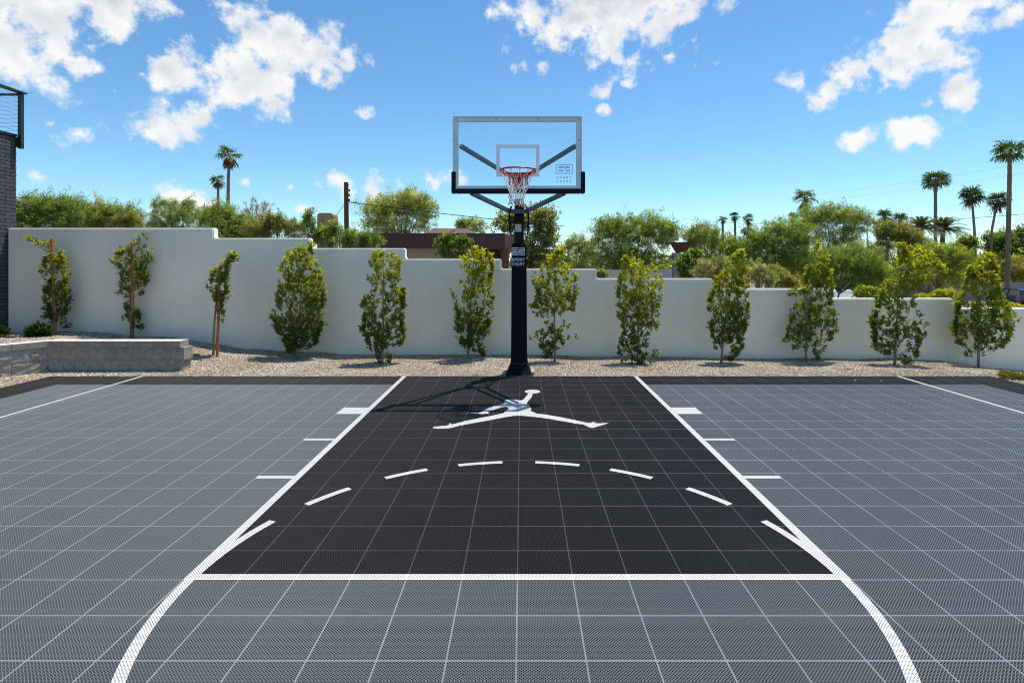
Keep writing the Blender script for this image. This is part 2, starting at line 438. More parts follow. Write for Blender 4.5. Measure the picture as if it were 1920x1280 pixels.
# ------------------------------------------------------------------ terrain
WALL_Y = 11.03
_zx = [(-60, .5), (-10.5, .433), (-9.2, .40), (-7.9, .36), (-7.0, .29), (-6.25, .16), (-5.45, .02), (-3.6, -.085), (0, -.09), (5, -.17), (7.5, -.16), (8.3, -.20), (9.25, -.31), (10, -.40), (13, -.6), (60, -.9)]
def zb(x): return float(np.interp(x, [p[0] for p in _zx], [p[1] for p in _zx]))
PL_Y, PL_X0, PL_X1 = 8.90, -7.74, -5.51                      # planter: front face, left corner, right end
def planter_front(x):
    """y of the planter's outer face at x (None right of its end)"""
    if x > PL_X1 - .02: return None
    if x >= PL_X0: return PL_Y
    return PL_Y - (PL_X0 - x) * 1.75
def sstep(t): t = min(1, max(0, t)); return t * t * (3 - 2 * t)
def gz(x, y):
    if y > 11.15:
        d = min(1, (y - 11.15) / 40); r = sstep(x / 30)
        return zb(x) * (1 - d) + d * (-.3 - 1.75 * r)
    pf = planter_front(x)
    edge = -.012
    if pf is not None and y > pf + .1:
        t = sstep((x + 8.9) / 1.3)
        return min(zb(x), (.40 if y > 10 else .43) * (1 - t) + .30 * t) - .02 + .03 * mnoise.noise(Vector((x * 1.3, y * 1.3, 0)))
    z1 = zb(x)
    if pf is not None: z1 = 0.0
    if x > 7.35: edge = -.02 - .09 * sstep((x - 7.35) / 2.5)
    t = sstep((y - 8.46) / 2.1)
    z = edge * (1 - t) + z1 * t
    if y > 8.5: z += .035 * mnoise.noise(Vector((x * 1.1, y * 1.1, 3))) * min(1, (y - 8.5) / .5)
    return z

# big ground sheet
xs = np.concatenate([np.linspace(-900, -80, 14), np.linspace(-70, 90, 65), np.linspace(100, 900, 14)])
ys = np.concatenate([[-200, -60, -20, -5], np.linspace(0, 60, 31), np.linspace(70, 200, 14), [300, 500, 900, 1500]])
vv = []
for y in ys:
    for x in xs:
        if y <= 11.2: z = min(-.12, gz(x, 11.2) - .08) if y < 8 else gz(x, 11.2) - .25
        else: z = gz(x, y)
        if y < 12 and abs(x) < 14: z = min(z, -.12) if x > -6 else min(z, -.1)
        vv.append((x, y, z))
nx = len(xs); ff = [(j*nx+i, j*nx+i+1, (j+1)*nx+i+1, (j+1)*nx+i) for j in range(len(ys)-1) for i in range(nx-1)]
g = link('ground', np_mesh('ground', np.array(vv), np.array(ff), M['ground'], smooth=True))
tag(g, kind='structure')

# gravel bed: fine sheet behind and beside the court
def gravel_sheet():
    xs = np.arange(-14.6, 14.61, .10); ys = np.arange(3.0, 11.151, .10)
    idx, v, f = {}, [], []
    def vid(i, j):
        k = (i, j)
        if k not in idx:
            idx[k] = len(v); v.append((xs[i], ys[j], gz(xs[i], ys[j])))
        return idx[k]
    for j in range(len(ys) - 1):
        for i in range(len(xs) - 1):
            xc, yc = (xs[i] + xs[i+1]) / 2, (ys[j] + ys[j+1]) / 2
            if abs(xc) < 7.25 and yc < 8.38: continue
            if yc < 6 and abs(xc) < 7.25: continue
            f.append((vid(i, j), vid(i+1, j), vid(i+1, j+1), vid(i, j+1)))
    return np.array(v), np.array(f)
gv, gf = gravel_sheet()
gbed = link('gravel_bed', np_mesh('gravel_bed', gv, gf, M['gravel_bed'], smooth=True))
tag(gbed, kind='structure')

def gravel_stones():
    keep = [k for k, f in enumerate(gf) if (abs(gv[f].mean(0)[0]) < 12.6 and gv[f].mean(0)[1] > 5.6 and gv[f].mean(0)[1] < 11.06 and (abs(gv[f].mean(0)[0]) > 7.38 or gv[f].mean(0)[1] > 8.5))]
    f2 = gf[keep]; u, inv = np.unique(f2, return_inverse=True)
    ob = link('gravel', np_mesh('gravel', gv[u], inv.reshape(f2.shape), M['pebble']))
    tag(ob, 'loose pale tan gravel spread between the court and the white wall', 'gravel', kind='stuff')
    ng = bpy.data.node_groups.new('gravel_scatter', 'GeometryNodeTree')
    ng.interface.new_socket('Geometry', in_out='INPUT', socket_type='NodeSocketGeometry')
    ng.interface.new_socket('Geometry', in_out='OUTPUT', socket_type='NodeSocketGeometry')
    N, L = ng.nodes.new, ng.links.new
    gi, go = N('NodeGroupInput'), N('NodeGroupOutput')
    dp = N('GeometryNodeDistributePointsOnFaces'); dp.inputs['Density'].default_value = 2100
    ic = N('GeometryNodeMeshIcoSphere'); ic.inputs['Radius'].default_value = .0105; ic.inputs['Subdivisions'].default_value = 2
    sp = N('GeometryNodeSetPosition'); nz = N('ShaderNodeTexNoise'); nz.inputs['Scale'].default_value = 60
    sub = N('ShaderNodeVectorMath'); sub.operation = 'SUBTRACT'; sub.inputs[1].default_value = (.5, .5, .5)
    scl = N('ShaderNodeVectorMath'); scl.operation = 'SCALE'; scl.inputs['Scale'].default_value = .014
    L(nz.outputs['Color'], sub.inputs[0]); L(sub.outputs[0], scl.inputs[0]); L(scl.outputs[0], sp.inputs['Offset']); L(ic.outputs[0], sp.inputs['Geometry'])
    sm = N('GeometryNodeSetMaterial'); sm.inputs['Material'].default_value = M['pebble']; L(sp.outputs[0], sm.inputs['Geometry'])
    io = N('GeometryNodeInstanceOnPoints'); L(dp.outputs['Points'], io.inputs['Points']); L(sm.outputs[0], io.inputs['Instance'])
    rr = N('FunctionNodeRandomValue'); rr.data_type = 'FLOAT_VECTOR'; rr.inputs[1].default_value = (6.28, 6.28, 6.28); L(rr.outputs[0], io.inputs['Rotation'])
    rs = N('FunctionNodeRandomValue'); rs.data_type = 'FLOAT_VECTOR'; rs.inputs[0].default_value = (.35, .35, .3); rs.inputs[1].default_value = (1.75, 1.45, 1.1); rs.inputs['Seed'].default_value = 3; L(rs.outputs[0], io.inputs['Scale'])
    L(gi.outputs[0], dp.inputs['Mesh']); L(io.outputs[0], go.inputs[0])
    md = ob.modifiers.new('scatter', 'NODES'); md.node_group = ng
gravel_stones()

# ------------------------------------------------------------------ court
T = 0.3048
Y_SEAM = 3.277                                               # a seam row; the court's far edge is 17 tiles beyond it
Y_END = Y_SEAM + 17 * T
NC = 20                                                      # mesh cells per tile
def tile_mat(name, rib, edge, rough=.45, spec=.4):
    return mat(name, rib, rough, spec=spec)
M['tile_grey'] = mat('grey_court_tile', (.123, .138, .146), .45, spec=.30)
M['tile_black'] = mat('black_court_tile', (.0090, .0085, .0081), .5, spec=.25)
M['edge_grey'] = mat('grey_tile_edge', (.235, .252, .258), .4, spec=.4)
M['edge_black'] = mat('black_tile_edge', (.050, .047, .045), .45, spec=.35)

def weather(m, amount, dust):
    """each tile a shade of its own, and thin patches of pale dust"""
    nt = m.node_tree; b = nt.nodes['Principled BSDF']; N, L = nt.nodes.new, nt.links.new
    col = tuple(b.inputs['Base Color'].default_value)
    ge = N('ShaderNodeNewGeometry')
    off = N('ShaderNodeVectorMath'); off.operation = 'SUBTRACT'; off.inputs[1].default_value = (0, Y_SEAM, 0); L(ge.outputs['Position'], off.inputs[0])
    sc = N('ShaderNodeVectorMath'); sc.operation = 'MULTIPLY'; sc.inputs[1].default_value = (1/T, 1/T, 0); L(off.outputs[0], sc.inputs[0])
    fl = N('ShaderNodeVectorMath'); fl.operation = 'FLOOR'; L(sc.outputs[0], fl.inputs[0])
    wn = N('ShaderNodeTexWhiteNoise'); wn.noise_dimensions = '2D'; L(fl.outputs[0], wn.inputs['Vector'])
    mr = N('ShaderNodeMapRange'); mr.inputs['To Min'].default_value = 1 - amount; mr.inputs['To Max'].default_value = 1 + amount; L(wn.outputs['Value'], mr.inputs['Value'])
    mul = N('ShaderNodeVectorMath'); mul.operation = 'SCALE'; mul.inputs[0].default_value = col[:3]; L(mr.outputs[0], mul.inputs['Scale'])
    nz = N('ShaderNodeTexNoise'); nz.inputs['Scale'].default_value = .9; nz.inputs['Detail'].default_value = 8; nz.inputs['Roughness'].default_value = .65; L(ge.outputs['Position'], nz.inputs['Vector'])
    m2 = N('ShaderNodeMapRange'); m2.inputs['From Min'].default_value = .45; m2.inputs['From Max'].default_value = .75; m2.inputs['To Max'].default_value = dust; L(nz.outputs['Fac'], m2.inputs['Value'])
    mx = N('ShaderNodeMixRGB'); mx.inputs[2].default_value = (.30, .27, .235, 1); L(m2.outputs[0], mx.inputs[0]); L(mul.outputs[0], mx.inputs[1])
    L(mx.outputs[0], b.inputs['Base Color'])
weather(M['tile_grey'], .045, .10); weather(M['tile_black'], .09, .02); weather(M['edge_grey'], .05, .1); weather(M['edge_black'], .08, .06)

def paint_mat():
    m = bpy.data.materials.new('white_court_paint'); m.use_nodes = True
    nt = m.node_tree; b = nt.nodes['Principled BSDF']; N, L = nt.nodes.new, nt.links.new
    b.inputs['Base Color'].default_value = (.72, .71, .675, 1); b.inputs['Roughness'].default_value = .5
    wz = N('ShaderNodeTexNoise'); wz.inputs['Scale'].default_value = 9; wz.inputs['Detail'].default_value = 8; wz.inputs['Roughness'].default_value = .7
    wr_ = N('ShaderNodeMapRange'); wr_.inputs['From Min'].default_value = .52; wr_.inputs['From Max'].default_value = .72; wr_.inputs['To Max'].default_value = .45; L(wz.outputs['Fac'], wr_.inputs['Value'])
    wm = N('ShaderNodeMixRGB'); wm.inputs[1].default_value = (.56, .55, .525, 1); wm.inputs[2].default_value = (.34, .33, .32, 1); L(wr_.outputs[0], wm.inputs[0]); L(wm.outputs[0], b.inputs['Base Color'])
    tc = N('ShaderNodeTexCoord'); L(tc.outputs['Object'], wz.inputs['Vector']); sp = N('ShaderNodeSeparateXYZ'); L(tc.outputs['Object'], sp.inputs[0])
    def mt(op, a, b_=None, c=None):
        n = N('ShaderNodeMath'); n.operation = op
        for i, v in enumerate((a, b_, c)):
            if v is None: continue
            if isinstance(v, (int, float)): n.inputs[i].default_value = v
            else: L(v, n.inputs[i])
        return n.outputs[0]
    s = T / NC
    yy = mt('SUBTRACT', sp.outputs[1], Y_SEAM)
    def tri(v): return mt('ABSOLUTE', mt('SUBTRACT', mt('FRACT', mt('ADD', v, .5)), .5))     # distance to the nearest whole number
    a = tri(mt('DIVIDE', mt('ADD', sp.outputs[0], yy), s))
    c = tri(mt('DIVIDE', mt('SUBTRACT', sp.outputs[0], yy), s))
    d = mt('MINIMUM', a, c)
    e = mt('MINIMUM', tri(mt('DIVIDE', sp.outputs[0], T)), tri(mt('DIVIDE', yy, T)))
    solid = mt('MAXIMUM', mt('LESS_THAN', d, .27), mt('LESS_THAN', e, .012))
    tr = N('ShaderNodeBsdfTransparent'); mx = N('ShaderNodeMixShader')
    L(solid, mx.inputs[0]); L(tr.outputs[0], mx.inputs[1]); L(b.outputs[0], mx.inputs[2])
    L(mx.outputs[0], nt.nodes['Material Output'].inputs['Surface'])
    return m
M['paint'] = paint_mat()

court = MB().box(-24*T, 24*T, Y_SEAM - 9*T, Y_END, -.06, -.016).build('court', M['slab'])
tag(court, kind='structure')

def tile_geometry():
    """an open-grid floor tile: two crossing sets of ribs inside a solid rim"""
    V, Q, MI = [], [], []
    h = T / 2; wr = .00145; dep = -.0024; s = T / NC
    def prism(p, q, n, z, w, mi):
        b = len(V)
        for (pt, k) in ((p, -1), (p, 1), (q, 1), (q, -1)):
            V.append((pt[0] + n[0]*w*k, pt[1] + n[1]*w*k, z))
        for (pt, k) in ((p, -1), (p, 1), (q, 1), (q, -1)):
            V.append((pt[0] + n[0]*w*k, pt[1] + n[1]*w*k, dep))
        for f in ((0, 3, 2, 1), (0, 4, 7, 3), (1, 2, 6, 5)):
            Q.append([b + i for i in f]); MI.append(mi)
    r2 = 1 / math.sqrt(2)
    hi = h - .001
    for k in range(-NC + 1, NC):
        c = k * s                                              # x - y = c
        a0, a1 = max(-hi, -hi + c), min(hi, hi + c)
        prism((a0, a0 - c), (a1, a1 - c), (-r2, r2), 0.0, wr, 0)
        prism((a0, -(a0 - c)), (a1, -(a1 - c)), (r2, r2), -.0004, wr, 0)
    w = .0015; e = h - .0018
    for (p, q, n) in (((-h+.0003, -e), (h-.0003, -e), (0, 1)), ((-h+.0003, e), (h-.0003, e), (0, 1)), ((-e, -e+w), (-e, e-w), (-1, 0)), ((e, -e+w), (e, e-w), (-1, 0))):
        prism(p, q, n, .0005, w, 1)
    return np.array(V), np.array(Q), np.array(MI)
tV, tQ, tM = tile_geometry()
# faces of prisms wound either way: recalculate is not needed, Cycles shades both sides
me_grey = np_mesh('tile_grey', tV, tQ, [M['tile_grey'], M['edge_grey']], mat_idx=tM)
me_black = np_mesh('tile_black', tV, tQ, [M['tile_black'], M['edge_black']], mat_idx=tM)
def tile_is_black(i, k):
    x, y = (i + .5) * T, Y_SEAM + (k + .5) * T
    if k >= 15 or abs(x) > 22 * T: return True
    return abs(x) < 6 * T and k >= -1
tiles = []
for k in range(-9, 17):
    for i in range(-24, 24):
        x, y = (i + .5) * T, Y_SEAM + (k + .5) * T
        px, py = VX + (x - CX) * F / max(y, .1), VY + H * F / max(y, .1)
        vis = -40 < px < 1960 and py < 1320
        tiles.append((not vis, y, abs(x), i, k))
tiles.sort()
rest = {False: [], True: []}
for n, (nv, y, ax, i, k) in enumerate(tiles):
    blk = tile_is_black(i, k)
    if n < 300:
        o = link('tile', me_black if blk else me_grey, court)
        o.location = ((i + .5) * T, y, 0)
    else: rest[blk].append(((i + .5) * T, y, 0))
allv, allq, allm = [], [], []
base = 0
for blk in (False, True):
    for c in rest[blk]:
        allv.append(tV + np.array(c)); allq.append(tQ + base); allm.append(tM + (2 if blk else 0)); base += len(tV)
far = link('tile_field', np_mesh('tile_field', np.concatenate(allv), np.concatenate(allq), [M['tile_grey'], M['edge_grey'], M['tile_black'], M['edge_black']], mat_idx=np.concatenate(allm)), court)
tag(far, kind='stuff')

ZP = .0022
def sheet(name, polys, z=ZP, label=None):
    v, f = [], []
    for p in polys:
        tris = tessellate_polygon([[Vector((a, b, 0)) for a, b in p]])
        b0 = len(v); v += [(a, b, z) for a, b in p]
        f += [tuple(b0 + i for i in t) for t in tris]
    o = link(name, np_mesh(name, np.array(v), np.array(f), M['paint']), court)
    if label: o['label'] = label
    return o
def arc(cx, cy, r, w, a0, a1, n):
    """ring piece; angles measured from +Y towards +X"""
    o = [(cx + (r + w/2) * math.sin(a), cy + (r + w/2) * math.cos(a)) for a in np.linspace(R(a0), R(a1), n)]
    i = [(cx + (r - w/2) * math.sin(a), cy + (r - w/2) * math.cos(a)) for a in np.linspace(R(a1), R(a0), n)]
    return o + i
def rect(x0, x1, y0, y1): return [(x0, y0), (x1, y0), (x1, y1), (x0, y1)]
LW = .056
FT = (2.968, 3.024)
for s in (-1, 1):
    sheet('lane_line', [rect(*sorted((s*1.769, s*1.828)), FT[0], Y_END)])
    sheet('three_point_line', [rect(*sorted((s*5.855, s*5.907)), 5.6, Y_END)])
    sheet('lane_block', [rect(*sorted((s*1.831, s*2.128)), 6.297, 6.583)])
    for y in (5.369, 4.413):
        sheet('lane_mark', [rect(*sorted((s*1.831, s*2.128)), y - LW/2, y + LW/2)])
    for a0, a1 in ((4.6, 16.9), (25.5, 37.0), (46.6, 58.2), (67.2, 89.0)):
        sheet('arc_dash', [arc(0, 2.96, 1.792, LW, s*a0, s*a1, 9)], z=ZP + .0003)
sheet('free_throw_line', [rect(-1.768, 1.768, *FT)])
sheet('free_throw_arc', [arc(0, 2.96, 1.792, LW, 89.0, 271, 60)], z=ZP + .0006)
sheet('three_point_arc', [arc(0, 5.6, 5.881, LW, 90.2, 269.8, 90)], z=ZP)

def fig(pts):
    r = []
    for (x, y) in pts:
        sx, sy = 760 + x * .21875, 700 + y * .21875
        yy = F * H / (sy - VY)
        r.append((CX + (sx - VX) * yy / F, yy))
    return r
ball = [(1090 + 67 * math.cos(t), 156 + 16.5 * math.sin(t)) for t in np.linspace(0, 2*math.pi, 28, endpoint=False)]
man = [(1056,171),(1040,192),(1012,224),(1000,230),(978,232),(950,226),(915,222),(880,223),(855,229),(843,238),(850,246),(862,251),(845,258),(800,268),(755,282),(715,297),(690,309),(668,322),(655,331),
 (630,338),(600,337),(560,337),(575,343),(610,346),(640,346),(660,349),(690,344),(722,348),(705,336),(716,328),(740,318),(790,302),(830,289),(858,286),(878,292),(886,303),(872,315),(852,325),(850,338),
 (800,350),(750,361),(690,373),(640,382),(580,394),(520,406),(470,419),(430,430),(398,437),(388,432),(384,424),(376,430),(374,441),(350,448),(300,452),(255,457),(235,462),(248,471),(290,475),(340,472),(378,470),(420,461),(470,447),(520,438),
 (590,425),(660,413),(750,396),(850,377),(930,364),(985,362),(1060,369),(1140,377),(1210,386),(1300,402),(1400,419),(1460,430),(1520,438),(1548,448),(1575,463),(1600,468),(1625,463),(1660,452),(1700,440),(1742,427),(1720,425),(1660,428),(1612,425),(1632,416),
 (1605,418),(1585,425),(1540,420),(1480,406),(1400,389),(1310,371),(1240,359),(1180,350),(1125,345),(1112,338),(1090,329),(1075,322),(1079,305),(1072,287),(1060,272),(1045,262),(1040,255),(1050,241),(1066,224),(1082,203),(1089,186),(1092,172)]
sheet('painted_figure', [fig(ball), fig(man)], z=ZP + .0004, label='white leaping player silhouette with one arm up to a ball')

# ------------------------------------------------------------------ stucco wall with stepped top
def boundary_wall():
    steps = [(-14, 427, None)]
    px = [14, 410, 588, 763, 940, 1119, 1337, 1555, 1792, 2040]
    ty = [427, 446, 465, 485, 503.5, 522, 541, 559.5, 577.5]
    th = .195
    prof = []
    for i in range(9):
        x0 = W(px[i], 0, WALL_Y).x; x1 = W(px[i+1], 0, WALL_Y + (th if px[i+1] < VX else 0)).x
        if i: x0 = prof[-1][0]
        z = W(0, ty[i], WALL_Y).z
        prof += [(x0, z), (x1, z)]
    x_l = prof[0][0]; x_r = prof[-1][0]
    pts = [(x_l, -.8)] + prof + [(x_r, -1.6)]
    # finer outline along the long runs so that the render waves a little, as hand-trowelled stucco does
    v = [(x, WALL_Y, z) for x, z in pts] + [(x, WALL_Y + th, z) for x, z in pts]
    n = len(pts)
    f = [tuple(range(n))[::-1], tuple(range(n, 2*n))] + [(i, (i+1) % n, n + (i+1) % n, n + i) for i in range(n)]
    mb = MB().add(v, f)
    o = mb.build('boundary_wall', M['stucco'], bevel=.022, seg=3)
    bm = bmesh.new(); bm.from_mesh(o.data); bmesh.ops.recalc_face_normals(bm, faces=bm.faces); bm.to_mesh(o.data); bm.free()
    tag(o, 'long white stucco wall whose top steps down towards the right', 'wall')
    return o
boundary_wall()

# ------------------------------------------------------------------ block planter
def rough_block(sx, sy, sz, seed, rough=.013):
    """concrete block, split (rough) front face at -y"""
    nx_, nz_ = 13, 7
    v, f = [], []
    for j in range(nz_ + 1):
        for i in range(nx_ + 1):
            x, z = -sx/2 + sx*i/nx_, sz*j/nz_
            ed = min(i, nx_-i, 1) * min(j, nz_-j, 1)
            d = mnoise.noise(Vector((x*14 + seed*9, z*16, seed))) * rough + mnoise.noise(Vector((x*40, z*44 + seed*7, seed))) * rough * .5
            v.append((x, -sy/2 + (-.004 + d if ed else .0), z))
    for j in range(nz_):
        for i in range(nx_):
            a = j*(nx_+1)+i; f.append((a, a+1, a+nx_+2, a+nx_+1))
    b = len(v)
    v += [(-sx/2, sy/2, 0), (sx/2, sy/2, 0), (sx/2, sy/2, sz), (-sx/2, sy/2, sz)]
    row0 = list(range(nx_+1)); rowT = [nz_*(nx_+1)+i for i in range(nx_+1)]
    f.append(tuple(rowT + [b+2, b+3])); f.append(tuple(row0[::-1] + [b, b+1]))
    f.append(tuple([j*(nx_+1) for j in range(nz_+1)][::-1] + [b+3, b][0:0] + []) if False else tuple([j*(nx_+1) for j in range(nz_, -1, -1)] + [b, b+3]))
    f.append(tuple([j*(nx_+1)+nx_ for j in range(nz_+1)] + [b+2, b+1]))
    f.append((b+1, b, b+3, b+2))
    me = bpy.data.meshes.new('block'); me.from_pydata(v, [], f); me.update()
    return me
def planter():
    root = empty('block_planter', (PL_X0, PL_Y, 0))
    tag(root, 'low planter of rough grey concrete blocks with smooth caps coloured sunlit on top', 'planter')
    BL, BD, BH, CH = .455, .24, .207, .105
    vars_ = [rough_block(BL - .0025, BD, BH - .0025, k) for k in range(5)]
    half = [rough_block(BL/2 - .0025, BD, BH - .0025, k + 9) for k in range(2)]
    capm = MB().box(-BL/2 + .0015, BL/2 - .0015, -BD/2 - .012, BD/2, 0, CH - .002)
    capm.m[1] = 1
    capm = capm.build('cap', [M['block'], M['cap_sunlit']], bevel=.004)
    cap_me = capm.data; bpy.data.objects.remove(capm)
    for m in vars_ + half: m.materials.append(M['block'])
    r = random.Random(2)
    def put(name, me, x, y, z, rz):
        o = link(name, me, root); o.location = (x - PL_X0, y - PL_Y, z); o.rotation_euler = (0, 0, rz + r.uniform(-.004, .004)); return o
    L = PL_X1 - PL_X0
    # front run, two courses in running bond and a cap course
    for c in range(2):
        x = PL_X0 + .02 - (0 if c else BL/2)
        while x < PL_X1 - .05 - .02:
            x1 = min(x + BL, PL_X1 - (.03 if c == 0 else 0)); x0 = max(x, PL_X0 + .02)
            if x1 - x0 > .06:
                o = put('block', r.choice(vars_), (x0 + x1)/2, PL_Y + BD/2, -.03 + c*BH, 0)
                o.scale.x = (x1 - x0) / BL
            x += BL
    x = PL_X0 + .05
    n = 5; w = (PL_X1 - .06 - x) / n
    for k in range(n):
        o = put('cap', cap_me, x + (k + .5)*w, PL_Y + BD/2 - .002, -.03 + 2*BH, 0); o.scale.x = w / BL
    for c in range(2): put('block', vars_[c], PL_X0 + .005, PL_Y + BD/2 + .02, -.03 + c*BH, math.atan2(1.75, 1)*.5).scale.x = .55
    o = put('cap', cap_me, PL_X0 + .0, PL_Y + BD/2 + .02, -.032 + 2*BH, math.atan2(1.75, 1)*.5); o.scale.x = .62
    # left wing, running towards the camera side
    d = Vector((-1, -1.75, 0)).normalized(); ang = math.atan2(-d.y, -d.x); nrm = Vector((d.y, -d.x, 0))
    if nrm.x > 0: nrm = -nrm                                   # towards the inside (left/back)
    for c in range(3):
        s = 0.0 if c != 1 else -BL/2
        while s < 3.4:
            s0 = max(s, .0); mid = (s0 + s + BL) / 2
            p = Vector((PL_X0, PL_Y, 0)) + d * mid + nrm * (BD/2)
            if c < 2: o = put('block', r.choice(vars_), p.x, p.y, -.03 + c*BH, ang)
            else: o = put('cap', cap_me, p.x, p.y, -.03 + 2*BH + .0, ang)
            o.scale.x = (s + BL - s0) / BL
            s += BL
planter()

# ------------------------------------------------------------------ hoop
YB = 7.40                                                    # front plane of the backboard
def hoop():
    PX, PY = W(973.3, 0, 8.72).x, 8.72
    root = empty('basketball_hoop', (PX, PY, 0))
    tag(root, 'dark navy basketball hoop with glass backboard, red rim and white net', 'basketball hoop')
    def loc(o): o.matrix_parent_inverse = Matrix.Translation((-PX, -PY, 0)); return o
    B = lambda mb, n, m, parent=root, **k: (loc(mb.build(n, m, parent, **k)) if parent is root else mb.build(n, m, parent, **k))
    ztop = W(0, 376, PY).z
    pole = B(MB().box(PX-.074, PX+.074, PY-.074, PY+.074, -.05, ztop + .02), 'pole', M['navy_pole'], bevel=.012)
    # pad: tapering slightly wider to the foot
    zp0, zp1 = .20, W(0, 456.5, PY - .13).z
    w0, w1 = .128, .118
    v = [(PX-w0, PY-w0, zp0), (PX+w0, PY-w0, zp0), (PX+w0, PY+w0, zp0), (PX-w0, PY+w0, zp0), (PX-w1, PY-w1, zp1), (PX+w1, PY-w1, zp1), (PX+w1, PY+w1, zp1), (PX-w1, PY+w1, zp1)]
    pad = B(MB().add(v, [(3,2,1,0),(4,5,6,7),(0,1,5,4),(1,2,6,5),(2,3,7,6),(3,0,4,7)]), 'pole_pad', M['pad'], bevel=.02, seg=3)
    # boot: flared rubber skirt over the anchor
    prof = [(.132, .205), (.137, .185), (.128, .17), (.150, .12), (.178, .06), (.205, .012), (.215, 0)]
    v, f = [], []
    for (r, z) in prof:
        for (i, j) in ((-1,-1),(-.5,-1.03),(0,-1.04),(.5,-1.03),(1,-1),(1.02,0),(1,1),(0,1.03),(-1,1),(-1.02,0)):
            v.append((PX + i*r, PY + j*r, z))
    for a in range(len(prof)-1):
        for k in range(10): f.append((a*10+k, a*10+(k+1)%10, (a+1)*10+(k+1)%10, (a+1)*10+k))
    B(MB().add(v, f), 'base_cover', M['pad'])
    B(MB().box(PX-.26, PX+.24, PY-.16, PY+.2, -.05, .045), 'concrete_footing', M['block'], bevel=.01)
    tape = MB()
    tape.bar((PX-.127, PY-.133, .178), (PX+.127, PY-.133, .178), .012, .018); B(tape, 'strap', M['black_metal'])
    # ---- backboard
    xl, xr = W(849.5, 0, YB).x, W(1090.5, 0, YB).x
    zt, zbm = W(0, 218.5, YB).z, W(0, 359, YB).z
    fw = W(859.5, 0, YB).x - xl
    fr = MB()
    y0, y1 = YB, YB + .045
    fr.box(xl, xr, y0, y1, zt - fw*.9, zt); fr.box(xl, xr, y0, y1, zbm, zbm + fw*1.1)
    fr.box(xl, xl + fw, y0, y1, zbm + fw*1.1, zt - fw*.9); fr.box(xr - fw, xr, y0, y1, zbm + fw*1.1, zt - fw*.9)
    B(fr, 'backboard_frame', M['alu'], bevel=.004)
    lip = MB()
    lip.box(xl - .004, xr + .004, y0 - .008, y0 - .001, zt - .016, zt + .003); lip.box(xl - .004, xl + .012, y0 - .008, y0 - .001, zbm, zt - .016); lip.box(xr - .012, xr + .004, y0 - .008, y0 - .001, zbm, zt - .016)
    B(lip, 'frame_lip', M['alu'])
    gl = bpy.data.materials.new('backboard_glass'); gl.use_nodes = True
    nt = gl.node_tree; nt.nodes.clear()
    out = nt.nodes.new('ShaderNodeOutputMaterial'); tr = nt.nodes.new('ShaderNodeBsdfTransparent'); tr.inputs[0].default_value = (.93, .96, .965, 1)
    gs = nt.nodes.new('ShaderNodeBsdfGlossy'); gs.inputs['Roughness'].default_value = .02
    mx = nt.nodes.new('ShaderNodeMixShader'); mx.inputs[0].default_value = .035; nt.links.new(tr.outputs[0], mx.inputs[1]); nt.links.new(gs.outputs[0], mx.inputs[2]); nt.links.new(mx.outputs[0], out.inputs[0])
    gy = YB + .018
    glass = B(MB().box(xl + fw - .004, xr - fw + .004, gy, gy + .012, zbm + fw, zt - fw*.85), 'backboard_glass', gl)
    # target square and maker's mark printed on the glass
    def pm(name, col, alpha):
        m = bpy.data.materials.new(name); m.use_nodes = True
        b = m.node_tree.nodes['Principled BSDF']; b.inputs['Base Color'].default_value = (*col, 1); b.inputs['Alpha'].default_value = alpha; b.inputs['Roughness'].default_value = .7
        return m
    sq = pm('target_print', (.92, .95, .96), .80)
    tx0, tx1, tz0, tz1 = W(930.5, 0, gy).x, W(1011.5, 0, gy).x, W(0, 331.5, gy).z, W(0, 271.5, gy).z
    tw = .048; yp0, yp1 = gy - .003, gy - .001
    q = MB(); q.box(tx0, tx1, yp0, yp1, tz1 - tw, tz1); q.box(tx0, tx1, yp0, yp1, tz0, tz0 + tw*.9); q.box(tx0, tx0 + tw, yp0, yp1, tz0 + tw*.9, tz1 - tw); q.box(tx1 - tw, tx1, yp0, yp1, tz0 + tw*.9, tz1 - tw)
    q.build('target_square', sq, glass)
    def glyphs(mb, text, x, z, w, h, gap, st, y0, y1):
        G = {'S': [((1,1),(0,1)),((0,1),(0,.5)),((0,.5),(1,.5)),((1,.5),(1,0)),((1,0),(0,0))], 'P': [((0,0),(0,1)),((0,1),(1,1)),((1,1),(1,.45)),((1,.45),(0,.45))],
             'O': [((0,0),(0,1)),((0,1),(1,1)),((1,1),(1,0)),((1,0),(0,0))], 'R': [((0,0),(0,1)),((0,1),(1,1)),((1,1),(1,.45)),((1,.45),(0,.45)),((.45,.45),(1,0))],
             'T': [((0,1),(1,1)),((.5,1),(.5,0))], 'C': [((1,1),(0,1)),((0,1),(0,0)),((0,0),(1,0))], 'U': [((0,1),(0,0)),((0,0),(1,0)),((1,0),(1,1))]}
        k = 0
        for ch in text:
            for (a, b) in G[ch]:
                k += 1; e = (k % 4) * .00012
                A = Vector((x + st/2 + a[0]*(w-st), (y0+y1)/2 - e, z + st/2 + a[1]*(h-st))); C = Vector((x + st/2 + b[0]*(w-st), (y0+y1)/2 - e, z + st/2 + b[1]*(h-st)))
                d = (C - A).normalized() * st * .42
                mb.bar(A - d, C + d, st, y1 - y0, up=(0, 1, 0))
            x += w + gap
